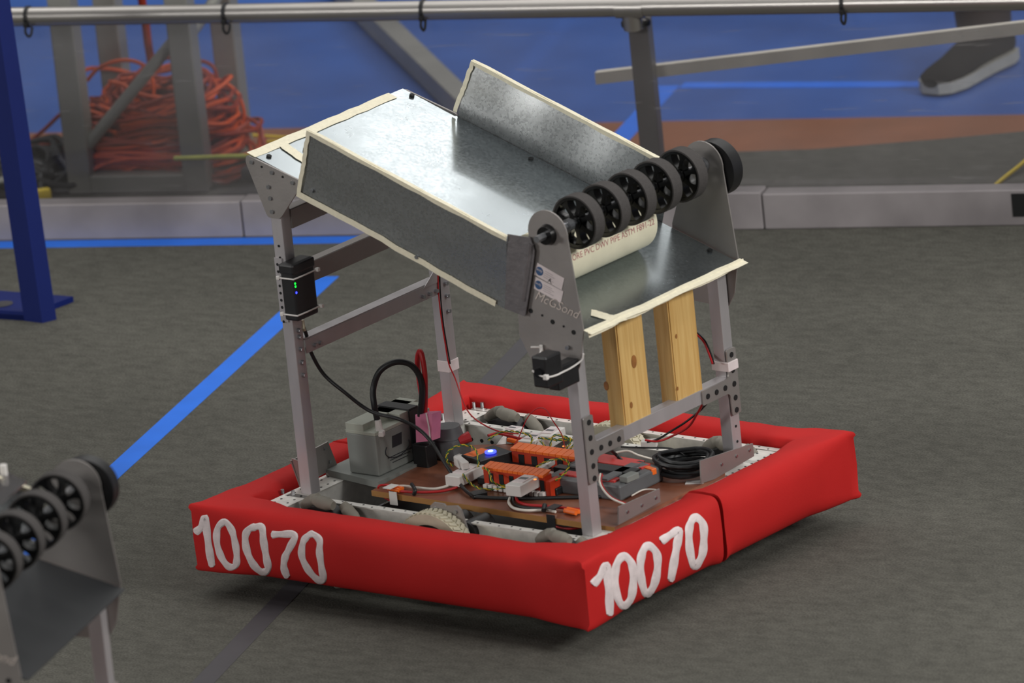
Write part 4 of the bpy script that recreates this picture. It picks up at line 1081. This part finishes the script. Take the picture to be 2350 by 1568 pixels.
def wrap(px, wpx, m_, name):
    a = at(px[0], px[1], z=z + .012); b = at(px[0] + wpx, px[1] + wpx * 0.15, z=z + .012)
    def f(bm):
        prism(bm, [a, b, b + Vector((0, -0.026, 0)), a + Vector((0, -0.026, 0))], (0, 0, 0.0015))
        c = at(px[0] + 1, px[1] + 14, y=-0.190); 
    MK(name, f, m_, rob)
    def g(bm):
        a2 = Vector((a.x + 0.012, -0.1925, z + 0.008)); w2 = (b - a).length
        box(bm, (a2.x + w2 / 2, -0.1925, z - 0.006), (w2, 0.001, 0.026))
    MK(name, g, m_, rob)
wrap((898, 1112), 17, 'white', 'white_wrap'); wrap((1272, 1158), 19, 'black', 'black_wrap')
W('black_band', [(945, 1112, z + .012), (952, 1124, z + .012), (950, 1136, z + .002)], 0.004, 'wire_black')
W('black_band', [(1250, 1160, z + .012), (1248, 1172, z + .008)], 0.005, 'wire_black')
W('white_wire', [(1170, 1143, z + .006), (1168, 1155, z + .004), (1180, 1167, z + .004), (1210, 1172, z + .004), (1250, 1171, z + .004), (1275, 1175, z + .004)], 0.0028, 'wire_white')
W('black_wire', [(1178, 1143, z + .006), (1178, 1152, z + .004), (1190, 1162, z + .004), (1225, 1167, z + .004), (1275, 1170, z + .004)], 0.0028, 'wire_black')
W('red_wire', [(1184, 1142, z + .006), (1190, 1152, z + .006), (1210, 1159, z + .006), (1250, 1162, z + .006), (1290, 1166, z + .006), (1340, 1170, z + .006)], 0.0028, 'wire_red')
W('red_wire', [(1245, 1190, z - .02), (1275, 1208, z - .03), (1310, 1214, z - .03), (1345, 1208, z - .03)], 0.0024, 'wire_red')
# radio cable: from the radio down across the battery to the board
wire('network_cable', [at(697, 752, y=-.20), at(705, 775, y=-.19), at(712, 805, y=-.18), at(742, 858, y=-.16), at(790, 900, y=-.15), at(850, 944, y=-.13), at(915, 962, y=-.12), at(960, 985, y=-.10), at(990, 1015, y=-.10), at(1020, 1062, y=-.10), at(1050, 1105, y=-.11), at(1080, 1135, z=z + .006), at(1110, 1142, z=z + .004), at(1200, 1144, z=z + .004), at(1300, 1142, z=z + .004), at(1380, 1140, z=z + .004)], 0.0036, 'wire_black', rob, n=8)
bxp('cable_plug', (1086, 1147), (1120, 1140), 0.022, 0.010, 'black', z=z)
# tangled yellow and green signal wires
def twist(pix, r=0.0011, name='signal_wire'):
    base = smooth_path([at(a, b, z=c) for a, b, c in pix], 14)
    for ph, m_, nm in ((0, 'wire_yellow', 'yellow_wire'), (math.pi, 'wire_green', 'green_wire')):
        P = []
        for i, p in enumerate(base):
            d = (base[min(i + 1, len(base) - 1)] - base[max(i - 1, 0)]).normalized(); x, y = frame_for(d); a = i * 0.75 + ph
            P.append(p + (x * math.cos(a) + y * math.sin(a)) * 0.0014)
        MK(nm, lambda bm, P=P: tube(bm, P, r, 5), m_, rob, smooth=True)
twist([(1040, 1070, z + .02), (1026, 1058, z + .03), (1028, 1038, z + .045), (1050, 1024, z + .05), (1080, 1024, z + .045), (1095, 1040, z + .04), (1098, 1072, z + .03)])
twist([(1110, 1073, z + .045), (1122, 1082, z + .04), (1130, 1105, z + .03), (1150, 1114, z + .012), (1190, 1108, z + .03)])
twist([(1062, 1088, z + .03), (1080, 1110, z + .01), (1105, 1122, z + .006), (1140, 1122, z + .006), (1165, 1116, z + .02)])
twist([(1225, 1090, z + .03), (1232, 1072, z + .045), (1260, 1058, z + .055), (1290, 1054, z + .055), (1306, 1064, z + .05), (1298, 1085, z + .04), (1275, 1103, z + .03)])
twist([(1120, 1010, z + .03), (1150, 992, z + .04), (1190, 992, z + .045), (1220, 1004, z + .035), (1215, 1028, z + .02)])
twist([(1235, 1005, z + .03), (1262, 1008, z + .03), (1300, 1010, z + .035), (1335, 1004, z + .035), (1352, 990, z + .04)])
twist([(1240, 1012, z + .02), (1258, 1030, z + .02), (1275, 1044, z + .03), (1290, 1040, z + .03), (1310, 1010, z + .04), (1272, 1000, z + .05), (1262, 1030, z + .03)])
twist([(1300, 1040, z + .03), (1320, 1015, z + .03), (1300, 1005, z + .03), (1275, 1012, z + .03)])
# thin red lead wire looping over the board
wire('red_lead', [at(1170, 1038, z=z + .03), at(1190, 1005, z=z + .05), at(1210, 960, z=z + .09), at(1232, 938, z=z + .11), at(1252, 940, z=z + .11), at(1268, 965, z=z + .09), at(1290, 1000, z=z + .06), at(1296, 1040, z=z + .035), at(1290, 1075, z=z + .02)], 0.0011, 'wire_red', rob)
wire('red_lead', [at(1005, 632, x=-.318), at(1007, 680, x=-.318), at(1014, 740, x=-.318), at(1022, 790, x=-.318), at(1030, 835, x=-.318), at(1045, 870, x=-.31), at(1062, 920, x=-.29), at(1080, 952, z=z + .03), at(1110, 975, z=z + .02), at(1150, 992, z=z + .02), at(1190, 996, z=z + .02)], 0.0014, 'wire_red', rob)
wire('black_lead', [at(1009, 632, x=-.317), at(1011, 680, x=-.317), at(1017, 740, x=-.317), at(1025, 790, x=-.317), at(1033, 835, x=-.317)], 0.0014, 'wire_black', rob)
wire('red_lead', [at(1596, 765, x=.30), at(1615, 785, x=.30), at(1628, 815, x=.32), at(1635, 835, x=.335)], 0.0020, 'wire_red', rob)
wire('black_lead', [at(1600, 765, x=.30), at(1619, 785, x=.30), at(1632, 815, x=.32), at(1638, 835, x=.335)], 0.0020, 'wire_black', rob)
wire('red_lead', [at(1612, 928, x=.33), at(1600, 950, x=.31), at(1580, 980, x=.28), at(1545, 1000, x=.24), at(1510, 1013, x=.22), at(1480, 1010, x=.2)], 0.0022, 'wire_red', rob)
wire('black_lead', [at(1622, 926, x=.33), at(1604, 945, x=.31), at(1572, 970, x=.28), at(1540, 990, x=.24), at(1510, 1008, x=.22), at(1485, 1015, x=.2)], 0.0022, 'wire_black', rob)
MK('white_connector', lambda bm: box(bm, at(1490, 1018, z=z + 0.03), (0.03, 0.018, 0.014), 0.5, 0.002), 'white', rob)
wire('sensor_wire', [at(1378, 1088, z=z + .04), at(1376, 1105, z=z + .04), at(1385, 1125, z=z + .03), at(1405, 1145, z=z + .02), at(1440, 1160, z=z + .01), at(1450, 1162, z=z + .01)], 0.0022, 'wire_white', rob)
wire('sensor_wire', [at(1382, 1088, z=z + .04), at(1380, 1105, z=z + .04), at(1389, 1125, z=z + .03), at(1409, 1144, z=z + .02), at(1444, 1158, z=z + .01)], 0.0014, 'wire_red', rob)
wire('white_wire', [at(1410, 1040, z=z + .03), at(1440, 1035, z=z + .03), at(1465, 1045, z=z + .02), at(1500, 1055, z=z + .01)], 0.0022, 'wire_white', rob)
wire('white_wire', [at(1372, 1068, z=z + .03), at(1410, 1072, z=z + .03), at(1450, 1076, z=z + .02)], 0.003, 'wire_white', rob)
wire('black_wire', [at(1402, 1033, z=z + .05), at(1415, 1045, z=z + .03), at(1432, 1062, z=z + .02)], 0.0032, 'wire_black', rob)
wire('black_wire', [at(1425, 1026, z=z + .04), at(1480, 1028, z=z + .03), at(1540, 1030, z=z + .03), at(1570, 1045, z=z + .03)], 0.0018, 'wire_black', rob)
wire('white_wire', [at(1450, 1138, z=z + .01), at(1475, 1125, z=z + .01), at(1500, 1124, z=z + .01), at(1512, 1128, z=z + .01)], 0.0016, 'wire_white', rob)
wire('red_wire', [at(1120, 1000, z=z + .02), at(1140, 995, z=z + .02), at(1165, 1000, z=z + .02), at(1200, 1008, z=z + .02), at(1235, 1012, z=z + .01)], 0.0026, 'wire_red', rob)
MK('tie_patch', lambda bm: box(bm, at(1595, 1107, z=z + 0.001), (0.035, 0.02, 0.001), 0.5), 'white', rob)

# ---- radio (black box with lights) strapped to the rear post
rd = MK('radio', lambda bm: box(bm, (-0.306, -0.2225, 0.566), (0.032, 0.062, 0.112), 0, 0.004), 'black', rob)
MK('radio_cap', lambda bm: box(bm, (-0.306, -0.2225, 0.611), (0.036, 0.066, 0.020), 0, 0.004), 'black', rd)
for px_, m_ in (((677, 651), 'ledgreen'), ((678, 658), 'ledgreen'), ((680, 672), 'ledblue')):
    p = at(*px_, x=-0.2898); MK('led', lambda bm, p=p: cyl(bm, p, p + Vector((0.0008, 0, 0)), 0.0022, 10), m_, rd)
def zipband(zc, par):
    def f(bm):
        pts = [Vector((-0.325, -0.256, zc)), Vector((-0.306, -0.2562, zc)), Vector((-0.2885, -0.2555, zc)), Vector((-0.2875, -0.2225, zc)), Vector((-0.2885, -0.189, zc)), Vector((-0.325, -0.186, zc))]
        strip_pts = pts
        tube(bm, pts, 0.0016, 6)
        box(bm, (-0.325, -0.256, zc), (0.007, 0.007, 0.007), 0, 0.001); box(bm, (-0.2865, -0.187, zc), (0.008, 0.007, 0.007), 0, 0.001)
    MK('zip_tie', f, 'white', par)
zipband(0.594, rd); zipband(0.523, rd)
MK('cable_boot', lambda bm: cyl(bm, at(693, 735, y=-.20), at(698, 760, y=-.20), 0.004, 10), 'pvc', rd)
# ---- small camera module strapped to the front post
cmA = MK('camera_module', lambda bm: (box(bm, (0.348, -0.268, 0.483), (0.026, 0.062, 0.045), 0, 0.003),), 'black', rob)
CA = at(1255, 858, y=-0.345)
def f_ca(bm): box(bm, (CA.x - 0.017, -0.345 + 0.0235, CA.z + 0.000), (0.034, 0.047, 0.060), 0, 0.004)
MK('camera_body', f_ca, 'black', cmA)
MK('camera_lens', lambda bm: cyl(bm, (CA.x - 0.017, -0.345, CA.z), (CA.x - 0.017, -0.350, CA.z), 0.009, 16), 'blackgloss', cmA)
def f_cz(bm):
    pts = [at(1222, 851, y=-.347), at(1235, 860, y=-.348), at(1254, 866, y=-.348), at(1275, 862, x=CA.x + .003), at(1290, 855, x=CA.x + .004), at(1308, 846, x=.3635), at(1325, 835, x=.364), at(1336, 825, y=-.236), at(1339, 812, y=-.236)]
    tube(bm, smooth_path(pts, 4), 0.0018, 6); box(bm, at(1253, 866, y=-.35), (0.009, 0.008, 0.009), 0, 0.001)
    tube(bm, [at(1219, 797, y=-.24), at(1238, 797, y=-.24)], 0.002, 6); box(bm, at(1242, 799, y=-.242), (0.006, 0.005, 0.012), 0, 0.001)
    tube(bm, smooth_path([at(1243, 800, y=-.245), at(1238, 812, y=-.27), at(1234, 818, y=-.30)], 4), 0.0015, 6)
MK('zip_tie', f_cz, 'white', cmA)
rivets(cmA, [at(1303, 798, y=-.24)], (0, -1, 0), 0.004, 'steel', 0.004, 'screw')
# white tape bands on posts
MK('tape_band', lambda bm: box(bm, (-0.336, 0.2185, 0.281), (0.029, 0.031, 0.022), 0, 0.001), 'label', rob)
MK('tape_band', lambda bm: box(bm, (0.338, 0.2185, 0.355), (0.040, 0.031, 0.018), 0, 0.001), 'label', rob)
# bolts standing on the frame corners
for p in ((1087, 926), (1106, 926), (1015, 952), (1022, 950), (1652, 1046)):
    q = at(*p, z=0.168)
    MK('frame_bolt', lambda bm, q=q: cyl(bm, (q.x, q.y, FT), (q.x, q.y, 0.170), 0.0035, 8), 'steel', rob)
for p in ((648, 1125), (672, 1128), (755, 1075), (768, 1080)):
    q = at(*p, z=0.165)
    MK('frame_bolt', lambda bm, q=q: cyl(bm, (q.x, q.y, FT), (q.x, q.y, 0.166), 0.0035, 8), 'steel', rob)
# battery tray
def f_tray(bm):
    q = [(-0.375, -0.125), (-0.225, -0.150), (-0.222, 0.11), (-0.375, 0.11)]
    prism(bm, [Vector((a, b, FT + 0.0005)) for a, b in q], (0, 0, 0.0125))
MK('battery_tray', f_tray, 'batt', rob)

# ================================================================== BATTERY
bt = thing('battery', 'grey brick battery with black and red cables, strapped on the main robot', 'battery', (-0.28, -0.02, 0.172))
BTL = -bt.location
def pbt(name, fn, m_, par=None, **k):
    o = MK(name, fn, m_, par or bt, **k)
    if par is None: o.matrix_parent_inverse = Matrix.Translation(BTL)
    return o
DZ = 0.009
bx0, bx1, by0, by1 = -0.314, -0.243, -0.125, 0.040
case = pbt('battery_case', lambda bm: (box(bm, ((bx0 + bx1) / 2, (by0 + by1) / 2, 0.2025 + DZ), (bx1 - bx0, by1 - by0, 0.079), 0, 0.002)), 'batt')
pbt('battery_lid', lambda bm: (box(bm, ((bx0 + bx1) / 2, (by0 + by1) / 2, 0.2455 + DZ), (bx1 - bx0 + 0.001, by1 - by0 + 0.001, 0.007), 0, 0.001), box(bm, (bx0 + 0.022, (by0 + by1) / 2, 0.2555 + DZ), (0.043, by1 - by0, 0.014), 0, 0.001), box(bm, ((bx0 + bx1) / 2, -0.01, 0.2555 + DZ), (bx1 - bx0, 0.075, 0.014), 0, 0.001)), 'battop')
def f_bp(bm):
    c = Vector((bx1 + 0.0008, -0.065, 0.226)); s_ = 0.014
    prism(bm, [c + Vector((0, -s_, -s_ * .8)), c + Vector((0, s_, -s_ * .8)), c + Vector((0, s_ * 1.2, s_ * .8)), c + Vector((0, -s_ * .8, s_ * .8))], (0.0004, 0, 0))
    tube(bm, [Vector((bx1 + 0.001, -0.065 + 0.036 * math.cos(a), 0.212 + 0.018 * math.sin(a))) for a in [i * math.pi / 8 + 2.6 for i in range(11)]], 0.0009, 5)
    for i in range(3): box(bm, (bx1 + 0.001, -0.06, 0.199 - i * 0.006), (0.0006, 0.07 - 0.012 * i, 0.0014))
pbt('battery_print', f_bp, 'battprint', case)
pbt('strap', lambda bm: (box(bm, (bx1 + 0.003, -0.010, 0.210 + DZ), (0.003, 0.028, 0.105)), box(bm, ((bx0 + bx1) / 2, -0.010, 0.264 + DZ), (bx1 - bx0 + 0.006, 0.028, 0.003))), 'wire_black')
t0 = at(868, 975, y=-0.10)
pbt('terminal_boot', lambda bm: (cyl(bm, at(872, 998, y=-.105), at(867, 965, y=-.105), 0.008, 12, 0.006), box(bm, at(872, 995, y=-.108), (0.018, 0.014, 0.012), 0.4, 0.003)), 'white')
pbt('black_cable', lambda bm: tube(bm, smooth_path([at(866, 965, y=-.10), at(858, 925, y=-.10), at(857, 890, y=-.09), at(872, 852, y=-.08), at(905, 832, y=-.06), at(940, 836, y=-.04), at(962, 862, y=-.03), at(969, 900, y=-.03), at(964, 955, y=-.03)], 10), 0.0060, 10), 'wire_black', smooth=True, angle=80)
pbt('red_cable', lambda bm: tube(bm, smooth_path([at(974, 960, y=-.02), at(976, 920, y=-.02), at(975, 860, y=-.02), at(968, 815, y=-.015), at(962, 808, y=-.01), at(958, 830, y=-.0), at(962, 870, y=.01), at(970, 920, y=.01)], 10), 0.0052, 10), 'wire_red', smooth=True, angle=80)
def f_cp(bm):
    a = at(953, 952, y=-0.035); b = at(992, 950, y=-0.035); c = at(990, 1012, y=-0.035); d = at(955, 1016, y=-0.035)
    prism(bm, [a, b, c, d], (0.004, 0.022, 0))
cpn = pbt('pink_taped_connector', f_cp, 'pink')
pbt('connector_tie', lambda bm: tube(bm, [at(978, 948, y=-.038), at(985, 985, y=-.038), at(987, 1008, y=-.038)], 0.0015, 6), 'white', cpn)
pbt('plug_housing', lambda bm: box(bm, at(975, 1045, y=-0.02), (0.036, 0.03, 0.05), 0, 0.003), 'black')

# ================================================================== PIPE
pp = thing('plastic_pipe', 'white plastic pipe lying across the chute under the black roller wheels', 'pipe', (0.245, -0.197, 0.6625))
PPL = -pp.location
pc = Vector((0.245, 0, 0.6625)); PR = 0.0565
def f_pipe(bm): ring(bm, (pc.x, -0.197, pc.z), (pc.x, 0.105, pc.z), PR, PR - 0.006, 56)
o = MK('pipe_wall', f_pipe, 'pvc', pp, smooth=True); o.matrix_parent_inverse = Matrix.Translation(PPL)
A0 = R(-2)
def onpipe(x, y):
    a = A0 + y / PR; r_ = PR + 0.0004
    return Vector((pc.x + r_ * math.cos(a), -0.186 + x, pc.z + r_ * math.sin(a)))
o = text_obj('pipe_lettering', 'ID CORE PVC DWV PIPE ASTM F891-22', 0.0165, lambda x, y: onpipe(x * 1.0, y), 'pvcink', pp, spacing=1.0); o.matrix_parent_inverse = Matrix.Translation(PPL)

# ================================================================== SECOND ROBOT (lower left)
r2 = thing('robot', 'partly visible second robot at the lower left corner with a dark sheet chute toned darker for the dim corner', 'robot', (0.248, -2.063, 0), R(20))
dupm = {}
def dup(o, par, **ov):
    c = o.copy(); COL.objects.link(c); c.parent = par
    for ch in o.children:
        if ch.name.split('.')[0].startswith('painted'): continue
        dup(ch, c)
    return c
skip = ('sticker',)
keep = ('bumper', 'post', 'roller_plate', 'roller_shaft', 'side_panel', 'front_crossbar', 'rear_crossbar', 'frame_rail', 'end_rail', 'drive_pulley', 'tee_bracket', 'top_gusset', 'omni_wheel', 'drive_wheel', 'belly_pan')
for o in list(rob.children):
    if o.name.split('.')[0] in keep:
        c = dup(o, r2)
        if 'label' in c and o.name.startswith('bumper'): del c['label']
def f_ch2(bm):
    prism(bm, [fpt(-0.387, -0.231), fpt(0.389, -0.231), fpt(0.389, 0.231), fpt(-0.387, 0.231)], -TN * 0.002)
MK('chute_floor', f_ch2, 'shadedapron', r2)
for i in range(4):
    w_ = wheels[0].copy(); COL.objects.link(w_); w_.parent = r2; w_.location = (0, 0.160 + 0.140 - 0.105 * i, 0)
    for ch in wheels[0].children: c = ch.copy(); COL.objects.link(c); c.parent = w_
def f_guard(bm): prism(bm, [at(*q, z=0.745) for q in ((-70, 1120), (8, 1082), (62, 1107), (6, 1158), (-70, 1200))], (0, 0, 0.002))
def f_redrefl(bm): prism(bm, [at(*q, z=0.735) for q in ((-60, 1125), (20, 1095), (22, 1120), (-5, 1150), (-60, 1170))], (0, 0, 0.002))  # red reflection in the clear guard, built as a thin red piece
def f_tie2(bm): box(bm, at(8, 1080, z=0.755), (0.012, 0.010, 0.022), 0.4, 0.002)
bpy.context.view_layer.update()
for nm, f, mm in (('clear_guard', f_guard, 'clear'), ('red_reflection', f_redrefl, 'foamred'), ('zip_tie', f_tie2, 'white')):
    o = MK(nm, f, mm, r2); o.matrix_parent_inverse = r2.matrix_world.inverted()
